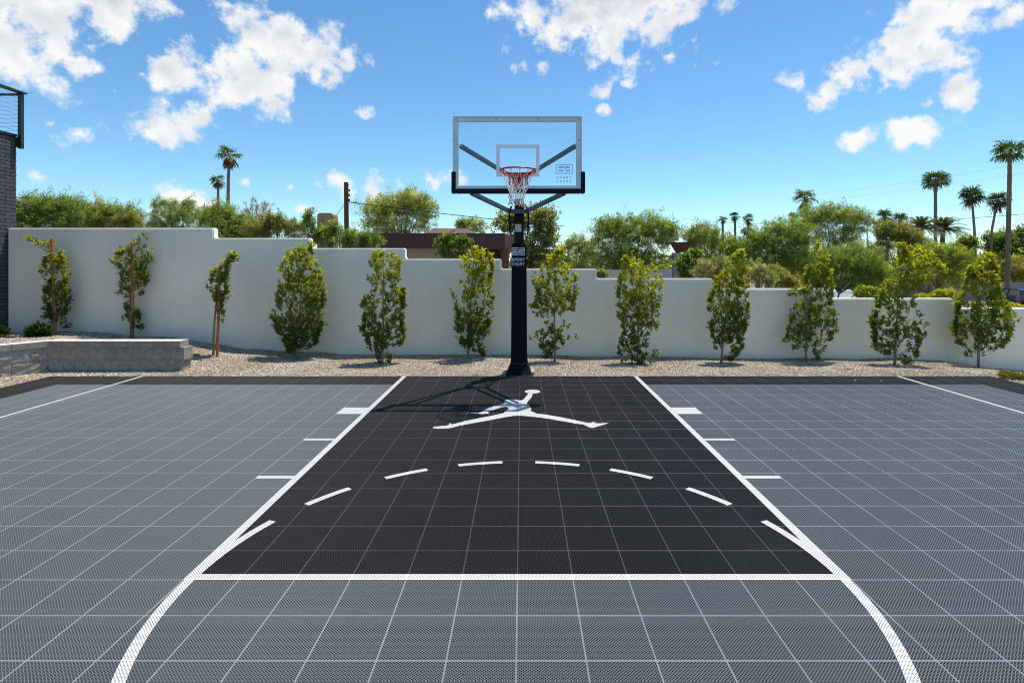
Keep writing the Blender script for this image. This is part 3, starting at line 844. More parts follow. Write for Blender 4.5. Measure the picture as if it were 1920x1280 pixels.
    def mark(mb, x0, x1, z0, z1, y0, y1, st):
        """a square S and a C that share the middle, with the C's round back cut by an arc"""
        w, h = x1 - x0, z1 - z0
        def br(a, b, e=0): mb.bar((x0 + a[0]*w, (y0+y1)/2 - e, z0 + a[1]*h), (x0 + b[0]*w, (y0+y1)/2 - e, z0 + b[1]*h), st, y1 - y0, up=(0, 1, 0))
        br((.08, .80), (.92, .80)); br((.08, .80), (.08, .50), .0002); br((.08, .50), (.50, .50)); br((.08, .16), (.58, .16)); br((.56, .50), (.92, .50)); br((.92, .50), (.92, .16), .0002); br((.66, .16), (.92, .16), .0001)
        pts = [(.62, .99), (.52, .86), (.46, .70), (.44, .52), (.47, .34), (.54, .16), (.66, .02)]
        for k, (a, b) in enumerate(zip(pts[:-1], pts[1:])): br(a, b, .0003 + .0001 * (k % 2))
    gm = pm('etched_print', (.36, .48, .56), .45)
    lx0, lx1, lz0, lz1 = W(1042, 0, gy).x, W(1074, 0, gy).x, W(0, 326, gy).z, W(0, 308, gy).z
    q = MB(); st = .012
    q.box(lx0, lx1, yp0, yp1, lz1 - st, lz1); q.box(lx0, lx1, yp0, yp1, lz0, lz0 + st); q.box(lx0, lx0 + st, yp0, yp1, lz0 + st, lz1 - st); q.box(lx1 - st, lx1, yp0, yp1, lz0 + st, lz1 - st)
    wq, hq = lx1 - lx0, lz1 - lz0
    for (a, b, c, d) in ((.16, .50, .56, .80), (.16, .46, .22, .42), (.56, .84, .56, .80), (.56, .84, .22, .42), (.50, .60, .46, .52)):
        q.box(lx0 + a*wq, lx0 + b*wq, yp0, yp1, lz0 + c*hq, lz0 + d*hq)
    zz = W(0, 335.2, gy).z; zz2 = W(0, 342, gy).z; gw = .024
    glyphs(q, 'SPORT', lx0 + .012, zz, gw, .028, .020, .0065, yp0, yp1); glyphs(q, 'COURT', lx0 + .012, zz2, gw, .028, .020, .0065, yp0, yp1)
    q.build('glass_logo', gm, glass)
    # edge padding: U along the bottom and a little way up both sides
    pd = MB(); px0, px1 = W(846.5, 0, YB).x, W(1097, 0, YB).x; zq0, zq1 = W(0, 362.5, YB).z, W(0, 349.5, YB).z - .015; zs = W(0, 322, YB).z; pw = W(854.5, 0, YB).x - px0
    yq0, yq1 = YB - .022, YB + .07
    pd.box(px0 + pw, px1 - pw, yq0, yq1, zq0, zq0 + .062); pd.box(px0, px0 + pw, yq0, yq1, zq0, zs); pd.box(px1 - pw, px1, yq0, yq1, zq0, zs)
    B(pd, 'edge_padding', M['rubber_pad'], bevel=.008)
    # ---- rim
    rx, rz = W(971, 0, YB).x, W(0, 312.5, YB - .60).z - .008
    ry, RR = YB - .155 - .2286, .2286
    pts = [(rx + RR*math.cos(a), ry + RR*math.sin(a), rz) for a in np.linspace(0, 2*math.pi, 49)]
    rim = B(MB().tube(pts, .0115, 8, caps=False), 'rim', M['rim_red'], smooth=True)
    br = MB()
    br.box(rx-.075, rx+.075, YB - .020, YB - .004, rz - .155, rz + .012)
    br.box(rx-.105, rx+.105, YB - .17, YB - .02, rz - .016, rz - .006)
    for s in (-1, 1):
        br.add([(rx + s*.105, YB - .02, rz - .10), (rx + s*.105, YB - .02, rz - .006), (rx + s*.15, YB - .24, rz - .006), (rx + s*.15, YB - .24, rz - .03), (rx + s*.098, YB - .02, rz - .10), (rx + s*.098, YB - .02, rz - .006), (rx + s*.143, YB - .24, rz - .006), (rx + s*.143, YB - .24, rz - .03)],
               [(0,1,2,3),(7,6,5,4),(0,4,5,1),(1,5,6,2),(2,6,7,3),(3,7,4,0)])
    # sheet-steel gusset under the back half of the ring
    a_ = np.linspace(R(12), R(168), 17)
    v = [(rx + RR*math.cos(a), ry + RR*math.sin(a), rz - .004) for a in a_] + [(rx + RR*math.cos(a), ry + RR*math.sin(a) + .004, rz - .052 * (1 - .35*abs(math.cos(a)))) for a in a_]
    br.add(v, [(i, i+1, 17+i+1, 17+i) for i in range(16)])
    B(br, 'rim_bracket', M['rim_red'])
    hk = MB()
    for k in range(12):
        a = 2*math.pi*k/12 + .13
        c = Vector((rx + RR*math.cos(a), ry + RR*math.sin(a), rz)); t = Vector((-math.sin(a), math.cos(a), 0))
        hk.tube([c - t*.018 + Vector((0,0,-.008)), c - t*.012 + Vector((0,0,-.022)), c + t*.012 + Vector((0,0,-.022)), c + t*.018 + Vector((0,0,-.008))], .0028, 5)
    o = hk.build('net_hook', M['rim_red'], rim); tag(o, kind='stuff')
    # ---- net: twelve loops crossing into diamonds
    nb = MB(); _n = 0
    rows = [(.018, .222), (.175, .150), (.235, .118), (.285, .102), (.335, .096), (.385, .095), (.435, .098)]
    def npt(i, k):
        d, r = rows[i]; a = 2*math.pi*(k + (.5 if i % 2 else 0))/12 + .13
        rs = random.Random(i*31 + (k % 12))
        sag = (.016*rs.uniform(-1, 1) if i > 1 else 0)
        x = rx - .004*i + (r + sag)*math.cos(a); y = ry + (r + sag)*math.sin(a)
        z = rz - d + (rs.uniform(-.012, .012) if i > 1 else 0) - (.012 if i == 6 and math.cos(a) > .2 else 0)
        return Vector((x, y, z))
    for i in range(6):
        for k in range(12):
            for dk in ((0, -1) if i % 2 == 0 else (0, 1)):
                a, b = npt(i, k), npt(i + 1, k + dk)
                m = (a + b)/2 + Vector((0, 0, -.006))
                m.x += (rx - m.x)*.06; m.y += (ry - m.y)*.06
                nb.tube([a, m, b], .0046 if i else .0030, 5, caps=False)
    for k in range(12):
        e = npt(6, k); nb.tube([e, e + Vector((.004, 0, -.016)), e + Vector((-.003, 0, -.02))], .004, 5)
    B(nb, 'net', M['net'], smooth=True)
    # ---- support arms
    zc = W(0, 396.5, PY - .1).z                                # lower joint on the pole
    zu = W(0, 322, PY - .1).z + .02                            # upper joint on the pole (behind the rim)
    for s, (bx, by_) in ((-1, (863.5, 274)), (1, (1080, 273.5))):
        e = W(bx, by_, YB + .07); st0 = Vector((PX + s*.095, PY - .02, ztop - .02))
        # upper arm: from beside the pole's top out to the frame
        a0 = W(972 + s*14, 331, PY - .30)
        B(MB().bar(a0, e, .052, .058), 'support_arm', M['navy_arm'], bevel=.006)
        bo = MB(); bo.tube([e + Vector((-s*.012, -.035, .004)), e + Vector((-s*.012, -.02, .004))], .016, 10); B(bo, 'bolt', M['bolt'])
    for s, (bx, by_) in ((-1, (884, 362)), (1, (1058, 362))):
        e = W(bx, by_, YB + .09); a0 = W(971 + s*15, 396.3, PY - .34)
        B(MB().bar(a0, e, .052, .060), 'support_arm', M['navy_arm'], bevel=.006)
        cl = MB(); cl.box(W(1082 if s > 0 else 868, 0, YB).x - .05, W(1082 if s > 0 else 868, 0, YB).x + .05, YB + .05, YB + .07, zbm + .03, zbm + .075); B(cl, 'frame_clamp', M['navy_arm'])
    cb = MB(); p0 = W(957.5, 396.3, PY - .36); p1 = W(985.5, 396.3, PY - .36)
    cb.bar(p0, p1, .05, .068); B(cb, 'cross_bracket', M['navy_arm'], bevel=.004)
    ub = MB(); q0 = W(952, 331, PY - .30); q1 = W(992, 331, PY - .30); ub.bar(q0, q1, .05, .05)
    ub.bar((PX, PY - .28, q0.z), (PX, PY + .02, q0.z - .02), .10, .05); B(ub, 'top_bracket', M['navy_arm'], bevel=.004)
    # height-adjusting links: two plates beside the pole with cross pins
    for s in (-1, 1):
        lk = MB(); xa = PX + s*.148
        lk.bar((xa, PY - .36, p0.z), (xa - s*.008, PY - .03, W(0, 439, PY).z), .026, .034)
        lk.bar((xa, PY - .36, p0.z + .02), (PX + s*.12, PY - .08, p0.z + .10), .02, .03)
        B(lk, 'adjuster_plate', M['navy_pole'])
        for pyy in (409, 418):
            rg = MB(); rg.bar(W(972 + s*6, pyy, PY - .18), W(972 + s*19, pyy, PY - .18), .012, .014)
            B(rg, 'adjuster_pin', M['navy_pole'])
    cy = MB(); cy.tube([W(956, 362, YB + .2), W(956, 371, YB + .2)], .014, 8); cy.tube([W(956, 367, YB + .2), W(956, 372, YB + .2)], .019, 8); B(cy, 'gas_spring', M['navy_pole'])
    for (bx, by_) in ((855, 224), (1085, 224), (855, 262), (1085, 262), (855, 300), (1085, 300), (930, 224), (1010, 224)):
        c = W(bx, by_, YB - .002); B(MB().tube([c, c + Vector((0, -.006, 0))], .009, 8), 'bolt', M['bolt'])
    for (dx, dz) in ((-.05, -.03), (.05, -.03), (-.05, -.12), (.05, -.12)):
        c = Vector((rx + dx, YB - .021, rz + dz)); B(MB().tube([c, c + Vector((0, -.008, 0))], .010, 8), 'bolt', M['bolt'])
    # plates behind the glass at the rim
    for s in (-1, 1):
        bp = MB(); bp.box(rx + s*.115 - .022, rx + s*.115 + .022, YB + .035, YB + .075, rz - .22, rz + .0)
        B(bp, 'mounting_plate', M['navy_arm'])
    # ---- warning label, mark and lettering on pole and pad
    yl = PY - .0765
    lb = MB(); lx0, lx1 = W(966.3, 0, yl).x, W(977.5, 0, yl).x; z0, z1 = W(0, 434.5, yl).z, W(0, 419, yl).z
    lab = MB().box(lx0, lx1, yl - .002, yl, z0, z1 - .016).build('warning_label', M['print_white'], pole)
    o2 = MB().box(lx0, lx1, yl - .002, yl, z1 - .0155, z1 + .002).build('label_band', M['print_red'], pole)
    q = MB()
    for k in range(5): q.box(lx0 + .008, lx1 - .008, yl - .003, yl - .002, z0 + .012 + k*.019, z0 + .016 + k*.019)
    o3 = q.build('label_text', mat('grey_print', (.28, .31, .34), .6), pole)
    yq = PY - .1265
    mx0, mx1, mz0, mz1 = W(959.5, 0, yq).x, W(984.2, 0, yq).x, W(0, 478.8, yq).z, W(0, 463.8, yq).z
    pan = MB().box(mx0, mx1, yq - .003, yq, mz0, mz1).build('logo_panel', M['print_panel'], pad)
    q = MB(); mark(q, mx0, mx1, mz0, mz1, yq - .0055, yq - .003, .011); o4 = q.build('logo_strokes', M['print_dark'], pad)
    q = MB(); wl = (mx1 - mx0 - 4*.008 - .004)/5
    glyphs(q, 'SPORT', mx0 + .002, W(0, 489.8, yq).z, wl, .050, .008, .0095, yq - .003, yq); glyphs(q, 'COURT', mx0 + .002, W(0, 497.8, yq).z, wl, .050, .008, .0095, yq - .003, yq)
    o5 = q.build('lettering', M['print_panel'], pad)
hoop()

# ------------------------------------------------------------------ grey brick building with roof terrace
def brick_building():
    xf = W(14, 0, WALL_Y).x - .002                             # the face that looks along the court
    ye = xf and (xf - CX) / ((31 - VX) / F)                    # its far corner
    root = empty('brick_building', (xf, ye, 0))
    tag(root, 'grey brick building at the left edge with a railed roof terrace', 'building')
    inv = Matrix.Translation((-xf, -ye, 0))
    def fx(o): o.matrix_parent_inverse = inv; return o
    zt = W(31, 257, ye).z
    fx(MB().box(xf - 6, xf - .012, 2.0, ye - .006, -.3, zt).build('wall', M['mortar'], root))
    ch, bl = .0735, .245
    bm_ = MB().box(-.012, .0, -bl/2 + .005, bl/2 - .005, 0, ch - .011).build('brick', M['brick'], None, bevel=.002, seg=1)
    bme = bm_.data; bpy.data.objects.remove(bm_)
    n = int((zt - .25) / ch)
    r = random.Random(3); cnt = 0
    for c in range(n):
        z = .25 + c*ch
        y = ye - (bl*.5 if c % 2 else bl)
        first = True
        yy = ye
        while yy > 10.3:
            ln = (bl*.5 if (c % 2 and first) else bl)
            y0 = yy - ln; first = False
            if not (z < 2.4 and y0 > WALL_Y - .03) and cnt < 298:
                o = link('brick', bme, root)
                o.location = (r.uniform(-.0015, .002), (yy + y0)/2 - ye, z); o.scale.y = ln / bl
                cnt += 1
            yy = y0
    # rooftop slab edge and railing
    sl = MB().box(xf - 6, xf + .02, 2.0, ye - .0, zt + .002, zt + .05); fx(sl.build('roof_edge', M['black_metal'], root))
    zr = W(0, 175.5, ye).z
    xp = W(37.3, 0, ye).x; yp = ye + .02
    po = MB(); po.box(xp - .037, xp - .002, yp - .03, yp + .03, W(0, 278.5, ye).z, zr); po.box(xp - .001, xp + .036, yp - .035, yp + .035, W(0, 278.5, ye).z, zr - .01)
    fx(po.build('railing_post', M['black_metal'], root))
    br = MB(); br.box(xf - .1, xp - .038, yp - .05, yp + .04, W(0, 275, ye).z, W(0, 258, ye).z); fx(br.build('post_bracket', M['black_metal'], root))
    tr = MB(); tr.box(xp - .05, xp + .085, 2.0, yp + .06, zr, zr + .03); fx(tr.build('top_rail', M['black_metal'], root))
    tr2 = MB(); tr2.box(xp - 5, xp - .05, yp - .03, yp + .03, zr - .035, zr - .001); fx(tr2.build('top_rail', M['black_metal'], root))
    for k in range(9):
        z = zt + .12 + k*(zr - zt - .1)/9.4
        fx(MB().tube([(xp - .02, 2.0, z), (xp - .02, yp, z)], .0025, 5).build('cable', M['steel_cable'], root))
        fx(MB().tube([(xp - 5, yp, z + .01), (xp - .02, yp, z + .01)], .0025, 5).build('cable', M['steel_cable'], root))
    # wall lamp
    lp = empty('wall_lamp', (xf, W(0, 0, 10.45).y, 0))
    tag(lp, 'small black lamp fixed to the grey brick face', 'lamp')
    yl = (xf + .0 - CX) / ((6 - VX) / F)
    yl = 10.55; zl = W(10, 359, yl).z
    o = MB().box(xf + .003, xf + .05, yl - .07, yl + .07, zl - .06, zl + .05).build('back_plate', M['black_metal'], lp, bevel=.006); o.matrix_parent_inverse = Matrix.Translation((-xf, -10.45, 0))
    o = MB().box(xf + .051, xf + .20, yl - .09, yl + .09, zl - .035, zl + .045).build('lamp_shade', M['black_metal'], lp, bevel=.02); o.matrix_parent_inverse = Matrix.Translation((-xf, -10.45, 0))
brick_building()

# ------------------------------------------------------------------ leaves
def leaf_arrays(c, d, nrm, ln, wd, fold=.25):
    """rhombic leaves folded along the midrib: centres c, directions d, blade normals nrm, length, width"""
    n = len(c)
    s = np.cross(d, nrm); s /= np.linalg.norm(s, axis=1, keepdims=True) + 1e-9
    u = np.cross(s, d)
    ln = np.asarray(ln).reshape(-1, 1); wd = np.asarray(wd).reshape(-1, 1)
    v = np.empty((n, 4, 3))
    v[:, 0] = c; v[:, 1] = c + d*ln*.45 + s*wd*.5 + u*wd*fold; v[:, 2] = c + d*ln - u*ln*.08; v[:, 3] = c + d*ln*.45 - s*wd*.5 + u*wd*fold
    b = np.arange(n)[:, None]*4
    f = np.concatenate([b + np.array([[0, 1, 2]]), b + np.array([[0, 2, 3]])], axis=1).reshape(-1, 3)
    return v.reshape(-1, 3), f
def unit(a): return a / (np.linalg.norm(a, axis=-1, keepdims=True) + 1e-9)
def palette(n, cols, jitter=.18, rng=RNG):
    cols = np.array(cols)
    k = rng.integers(0, len(cols), n)
    t = rng.random((n, 1))
    base = cols[k]*(1 - t*.5) + cols[rng.integers(0, len(cols), n)]*t*.5
    return np.clip(base*(1 + rng.normal(0, jitter, (n, 1))), .004, .9)

# ------------------------------------------------------------------ young ficus trees along the wall
def ground_hit(px, py):
    lo, hi = 8.6, 10.85
    for _ in range(30):
        m = (lo + hi)/2; p = W(px, py, m)
        if p.z > gz(p.x, m): lo = m
        else: hi = m
    return (lo + hi)/2
def ficus(label, base, trunk, rows, ncl, seed, stake=None, stake_label=None, lime=.5, leafs=11, shoots=()):
    rng = np.random.default_rng(seed)
    Y = ground_hit(*base); b = W(base[0], base[1], Y)
    b.z = gz(b.x, Y) - .02
    root = empty('young_tree', b)
    tag(root, label, 'young tree', 'young trees planted along the white wall')
    inv = Matrix.Translation(-b)
    k = Y / F
    rows = [r if len(r) == 4 else (*r, 1.0) for r in rows]
    ys_ = np.array([r[0] for r in rows]); xl = np.array([r[1] for r in rows]); xr = np.array([r[2] for r in rows]); dn = np.array([r[3] for r in rows])
    tp = [(x, y) for x, y in trunk]
    ty = np.array([p[1] for p in tp]); tx = np.array([p[0] for p in tp])
    o_ = np.argsort(ty)
    def trunk_at(py): return np.interp(py, ty[o_], tx[o_])
    # trunk
    n = 9; mb = MB(); pts, rad = [], []
    for t in np.linspace(0, 1, n):
        py = ty.max() + (ty.min() - ty.max())*t
        p = W(trunk_at(py), py, Y); p.y += .015*math.sin(t*5 + seed); p.x += .006*math.sin(t*9 + seed)
        if t == 0: p = b.copy()
        pts.append(p); rad.append(.019*(1 - t) + .005)
    mb.tube(pts, rad, 7)
    # clusters
    g = np.linspace(ys_.min(), ys_.max(), 200); w = np.maximum(2, np.interp(g, ys_, xr) - np.interp(g, ys_, xl))*np.interp(g, ys_, dn)
    cdf = np.cumsum(w)/w.sum()
    C, D, NR, LN, WD, COLR = [], [], [], [], [], []
    zt_, zb_ = ys_.min(), ys_.max()
    ncl = int(ncl*2.15); nodes = []
    for c in range(max(9, ncl//6)):
        py = np.interp(rng.random(), cdf, g); L_, R_ = np.interp(py, ys_, xl), np.interp(py, ys_, xr)
        nodes.append((py, rng.uniform(-1, 1)))
    ncl += len(shoots)
    for c in range(ncl):
        nd = nodes[c % len(nodes)]
        py = float(np.clip(nd[0] + rng.normal(0, 8), zt_, zb_)) if c > 4 else np.interp(rng.random(), cdf, g)
        L_, R_ = np.interp(py, ys_, xl), np.interp(py, ys_, xr)
        mid, hw = (L_ + R_)/2, max(2, (R_ - L_)/2 - 9)
        q = float(np.clip(nd[1] + rng.normal(0, .36), -1, 1)); px = mid + q*hw
        dep = math.sqrt(max(0, 1 - q*q))*hw*k*.85*rng.uniform(-1, 1)
        if c >= ncl - len(shoots): px, py = shoots[c - ncl + len(shoots)]; dep = rng.normal(0, .02)
        pos = W(px, py + 4, Y); pos.y += dep
        ax = W(trunk_at(min(py + 25, ty.max() - 5)), min(py + 25, ty.max() - 8), Y)
        outv = np.array(pos - ax); outv = unit(outv + np.array([0, 0, .03]))
        tw = unit(outv*.8 + np.array([0, 0, .55]) + rng.normal(0, .3, 3))
        if rng.random() < .10 or c == ncl - len(shoots):
            m1 = (ax*0.55 + pos*.45); m1.z -= .02
            mb.tube([ax, m1, pos], [.005, .0035, .0025], 4, caps=False)
        tl = rng.uniform(.06, .13)
        mb.tube([pos, pos + Vector(tw)*tl], [.0028, .0015], 3, caps=False)
        nl = int(rng.integers(leafs - 3, leafs + 4))
        t = np.linspace(.05, 1, nl)
        cc = np.array(pos) + tw*tl*t[:, None]
        side = unit(np.cross(np.tile(tw, (nl, 1)), rng.normal(0, 1, (nl, 3))))
        dd = unit(tw*rng.uniform(.2, .9, (nl, 1)) + side*.95 + np.array([0, 0, .10]))
        nn = unit(rng.normal(0, .6, (nl, 3)) + np.array([0, -.25, .6]) + outv*.45)
        C.append(cc); D.append(dd); NR.append(nn)
        LN.append(rng.uniform(.044, .082, nl)); WD.append(rng.uniform(.026, .042, nl))
        h = 1 - (py - zt_)/(zb_ - zt_)
        young = np.clip(lime*(h*1.5 - .25) + .35*np.linspace(-.3, 1, nl)*h + rng.normal(0, .14), 0, 1)[:, None]
        old = palette(nl, [(.062, .105, .016), (.100, .150, .02), (.140, .185, .024), (.075, .118, .02)], .2, rng)
        new = palette(nl, [(.36, .40, .018), (.42, .43, .022), (.46, .41, .03), (.30, .36, .02)], .15, rng)
        COLR.append(old*(1 - young) + new*young)
    v, f = leaf_arrays(np.concatenate(C), np.concatenate(D), np.concatenate(NR), np.concatenate(LN), np.concatenate(WD))
    cr = link('crown', np_mesh('crown', v, f, M['leaf'], np.repeat(np.concatenate(COLR), 4, axis=0)), root); cr.matrix_parent_inverse = inv
    tr = mb.build('trunk', M['bark_pale'], root, smooth=True); tr.matrix_parent_inverse = inv
    if stake:
        (x0, y0), (x1, y1) = stake
        a = W(x0, y0, Y - .05); e = W(x1, y1, Y - .05); e.z = gz(e.x, Y) - .05
        s = empty('wooden_stake', e)
        tag(s, stake_label, 'stake', 'wooden stakes beside the young trees')
        ob = MB().tube([e, e*.5 + a*.5 + Vector((.004, 0, 0)), a], [.026, .025, .024], 8).build('post', M['stake'], s, smooth=False); ob.matrix_parent_inverse = Matrix.Translation(-e)
        ob = MB()
        for t in (.45, .8):
            p = e*(1-t) + a*t; ob.tube([p + Vector((-.03, -.02, 0)), p + Vector((.03, -.026, .003)), p + Vector((.035, .05, .004)), p + Vector((-.03, .05, .002)), p + Vector((-.03, -.02, 0))], .006, 5)
        ob = ob.build('tie', M['black_metal'], s); ob.matrix_parent_inverse = Matrix.Translation(-e)

ficus('thin young tree in the block planter nearest the brick building, one branch reaching left', (103, 626), [(103, 626), (100, 560), (98, 470)],
      [(446,52,72),(456,58,100),(468,86,104),(478,84,126),(500,72,130),(515,70,136),(530,82,128),(545,78,132),(565,68,132),(580,76,130),(600,80,128),(612,96,132)], 105, 1,
      ((97, 448), (104, 624)), 'reddish wooden stake in the planter, nearest the brick building', .45, 9, ((57, 449), (63, 453), (70, 455), (77, 459), (84, 460), (90, 464), (95, 459), (101, 455), (130, 510)))
ficus('thin young tree in the block planter, nearer its right end, bent shoot at top', (246, 634), [(246, 634), (245, 560), (255, 470), (268, 445)],
      [(435,266,273),(450,251,272),(472,222,284),(490,208,284),(505,222,280),(530,222,281),(550,215,272),(565,232,256,.5),(580,224,268,.6),(605,222,270,.7),(622,236,272)], 92, 2,
      ((247, 458), (249, 635)), 'reddish wooden stake behind the front blocks of the planter', .30, 9, ((269, 440), (266, 449), (271, 446), (262, 457), (268, 462), (211, 489), (219, 483), (225, 478), (281, 478)))
ficus('smallest sparse young tree, in gravel right of the block planter, leaning right', (400, 666), [(400, 666), (404, 580), (412, 520), (430, 492)],
      [(480,426,446),(490,406,446),(505,393,437),(525,390,436),(545,386,432),(560,392,430),(570,398,422,.6),(590,395,430,.5),(620,392,428,.25),(640,405,426,.2)], 66, 3,
      ((412, 500), (407, 666)), 'reddish wooden stake in gravel right of the block planter', .25, 9, ((442, 485), (436, 488), (429, 491), (421, 496), (415, 503), (395, 524), (391, 540)))
ficus('widest dense young tree below the second wall step, leaves almost to the ground', (557, 672), [(557, 672), (560, 600), (566, 520), (575, 475)],
      [(461,572,590),(475,530,592),(490,522,600),(520,520,608),(550,516,612),(575,518,610),(592,503,608),(610,512,608),(630,520,600),(645,530,598),(660,534,570,.6)], 270, 4, lime=.55, shoots=((581, 466), (577, 470), (586, 474), (509, 594), (514, 590)))
ficus('young tree with open centre showing its dark stem, between the widest tree and the hoop', (717, 682), [(717, 682), (718, 600), (719, 500)],
      [(478,690,742),(490,688,757),(510,690,758),(530,680,760),(550,685,762,.6),(575,670,762,.8),(595,678,758),(620,675,762),(640,684,764),(660,690,748),(674,702,735)], 190, 5, lime=.55)
ficus('dense young tree with bare lower stem, standing just left of the hoop pole', (877, 671), [(877, 671), (881, 600), (888, 490)],
      [(467,883,896),(480,858,925),(500,856,930),(520,858,925),(550,842,930),(570,848,930),(590,852,928),(615,850,922),(635,848,912),(650,862,912,.6),(662,894,910,.5)], 195, 6, lime=.72)
ficus('young tree with tall bare stem and split crown, just right of the hoop pole', (1040, 679), [(1040, 679), (1040, 600), (1040, 500), (1050, 478)],
      [(470,1046,1057),(485,1020,1058),(505,1003,1078),(525,995,1085),(550,1003,1084),(572,993,1082),(590,1000,1080,.35),(610,1022,1082,.6),(630,996,1084),(650,1000,1055,.8),(668,1012,1042,.3)], 150, 7, lime=.62, shoots=((1050, 474), (1053, 481), (1047, 484), (997, 576), (1004, 573), (998, 634), (1080, 632), (1003, 510)))
ficus('broad-topped young tree in front of the maroon canopy pillar', (1195, 683), [(1195, 683), (1197, 600), (1200, 505)],
      [(487,1165,1190),(496,1168,1252),(510,1160,1250),(530,1155,1246),(560,1155,1245,.8),(580,1152,1240),(600,1158,1236),(625,1165,1238),(650,1158,1235),(670,1160,1230,.8),(682,1186,1215,.5)], 195, 8, lime=.62, shoots=((1247, 502), (1240, 499), (1231, 499), (1175, 491), (1180, 488)))
ficus('narrow young tree at the wall step beside the silvery shrubs, crown leaning right', (1352, 681), [(1352, 681), (1360, 600), (1378, 500)],
      [(475,1378,1396),(490,1355,1402),(510,1350,1402),(530,1335,1405),(560,1325,1408),(580,1322,1408),(600,1328,1405),(630,1328,1400),(655,1335,1395,.8),(672,1346,1378,.5)], 200, 9, lime=.55)
ficus('loose pointed young tree directly left of the white car, gaps between branches', (1511, 679), [(1511, 679), (1512, 600), (1515, 520), (1532, 470)],
      [(457,1528,1538),(475,1515,1556),(500,1505,1558),(530,1500,1565),(545,1478,1565),(565,1490,1560,.6),(590,1478,1570),(615,1470,1570),(640,1468,1560,.8),(655,1490,1558,.6),(670,1515,1540,.3)], 175, 10, lime=.55, shoots=((1534, 461), (1532, 467), (1537, 472), (1482, 552), (1488, 550), (1473, 638), (1567, 620)))
ficus('tall forked young tree with crown hooked right, second tree from the dark car', (1677, 684), [(1677, 684), (1682, 600), (1686, 545), (1700, 510), (1715, 485)],
      [(459,1680,1706),(475,1690,1750),(490,1680,1758),(505,1670,1772),(520,1668,1745,1),(540,1652,1720,1.2),(560,1642,1718,1.2),(580,1640,1720),(605,1632,1742),(625,1635,1735),(645,1635,1728),(660,1640,1725,.8),(677,1680,1720,.6)], 200, 11, lime=.55, shoots=((1768, 506), (1760, 502), (1752, 498), (1744, 492), (1688, 463), (1697, 462), (1736, 486), (1636, 607)))
ficus('full rounded young tree nearest the dark car, bare foot on the gravel', (1834, 689), [(1834, 689), (1836, 600), (1845, 510)],
      [(483,1840,1866),(500,1815,1870),(525,1805,1875),(550,1798,1878),(575,1790,1890),(595,1788,1905),(615,1785,1900),(640,1795,1892),(655,1800,1878,.6),(672,1810,1864,.4)], 260, 12, lime=.55)

# ------------------------------------------------------------------ small plants and stones near the court
def low_plant(name, label, px, py, Y, wpx, hpx, n, cols, seed, grp=None, up=.8):
    rng = np.random.default_rng(seed); p0 = W(px, py, Y); p0.z = gz(p0.x, Y) if Y < 11 else p0.z
    k = Y/F; hw, hh = wpx*k/2, hpx*k
    a = rng.uniform(0, 2*math.pi, n); q = rng.random(n)**.5
    c = np.stack([p0.x + np.cos(a)*q*hw*.7, p0.y + np.sin(a)*q*hw*.6, p0.z + rng.random(n)*hh*.35], 1)
    d = unit(np.stack([np.cos(a)*q*1.1, np.sin(a)*q*1.1, np.full(n, up)], 1) + rng.normal(0, .6, (n, 3)))
    c[:, 2] += (1 - q)*hh*.45*rng.random(n)
    ln = hh*rng.uniform(.2, .42, n)
    v, f = leaf_arrays(c, d, unit(rng.normal(0, 1, (n, 3))), ln, ln*.2)
    root = empty(name, p0); tag(root, label, 'plant', grp)
    o = link('foliage', np_mesh('foliage', v, f, M['leaf'], np.repeat(palette(n, cols, .2, rng), 4, axis=0)), root); o.matrix_parent_inverse = Matrix.Translation(-p0)
low_plant('low_shrub', 'small dark green shrub at the foot of the wall beside the first staked tree', 73, 628, 10.3, 44, 34, 900, [(.02, .05, .012), (.03, .07, .018), (.025, .055, .02)], 31)
low_plant('low_shrub', 'small green shrub at the base of the brick building, cut by the frame', -2, 630, 10.3, 30, 28, 500, [(.04, .09, .018), (.06, .11, .02)], 32)
low_plant('weed_clump', 'yellowing weed clump in gravel at the right corner of the court', 1893, 715, 8.35, 40, 24, 520, [(.16, .17, .05), (.10, .14, .03), (.26, .20, .08)], 33)
low_plant('weed_clump', 'dry weed tuft at the right edge of the frame', 1925, 716, 8.3, 34, 22, 420, [(.22, .18, .07), (.12, .14, .04)], 34)
low_plant('weed_clump', 'low dry weed tuft on gravel between the pointed and forked trees', 1577, 690, 9.1, 22, 6, 80, [(.16, .15, .06), (.10, .12, .04)], 35)
def rock(label, px, py, Y, r, seed, grp='brown stones lying on the gravel'):
    p = W(px, py, Y); p.z = gz(p.x, Y) + r*.3
    bm = bmesh.new(); bmesh.ops.create_icosphere(bm, subdivisions=2, radius=r)
    for v in bm.verts:
        v.co *= 1 + .35*mnoise.noise(v.co/r*1.1 + Vector((seed, seed*2, 0))); v.co.z *= .65; v.co.x *= 1.3
    me = bpy.data.meshes.new('rock'); bm.to_mesh(me); bm.free(); me.materials.append(M['rock'])
    o = link('rock', me); o.location = p; tag(o, label, 'rock', grp)
for i, (l, px, py, Y, r) in enumerate((('brown rock at the right foot of the block planter', 333, 694, 8.95, .05), ('smaller brown rock touching the planter corner', 343, 691, 9.05, .035), ('brown rock on gravel right of the planter', 378, 683, 9.3, .035),
        ('dark rock in the planter shade', 368, 652, 9.9, .05), ('flat tan rock by the wall left of the open-centred tree', 648, 677, 9.75, .05), ('reddish rock on gravel beside the dry weed tuft', 1592, 682, 9.45, .04))):
    rock(l, px, py, Y, r, i*3.7)
p = W(347, 938, F*H/(938-VY)); q = MB(); q.add([(-.013, -.004, .004), (.0, -.008, .007), (.015, .0, .003), (.001, .007, .006)], [(0, 1, 2), (0, 2, 3)])
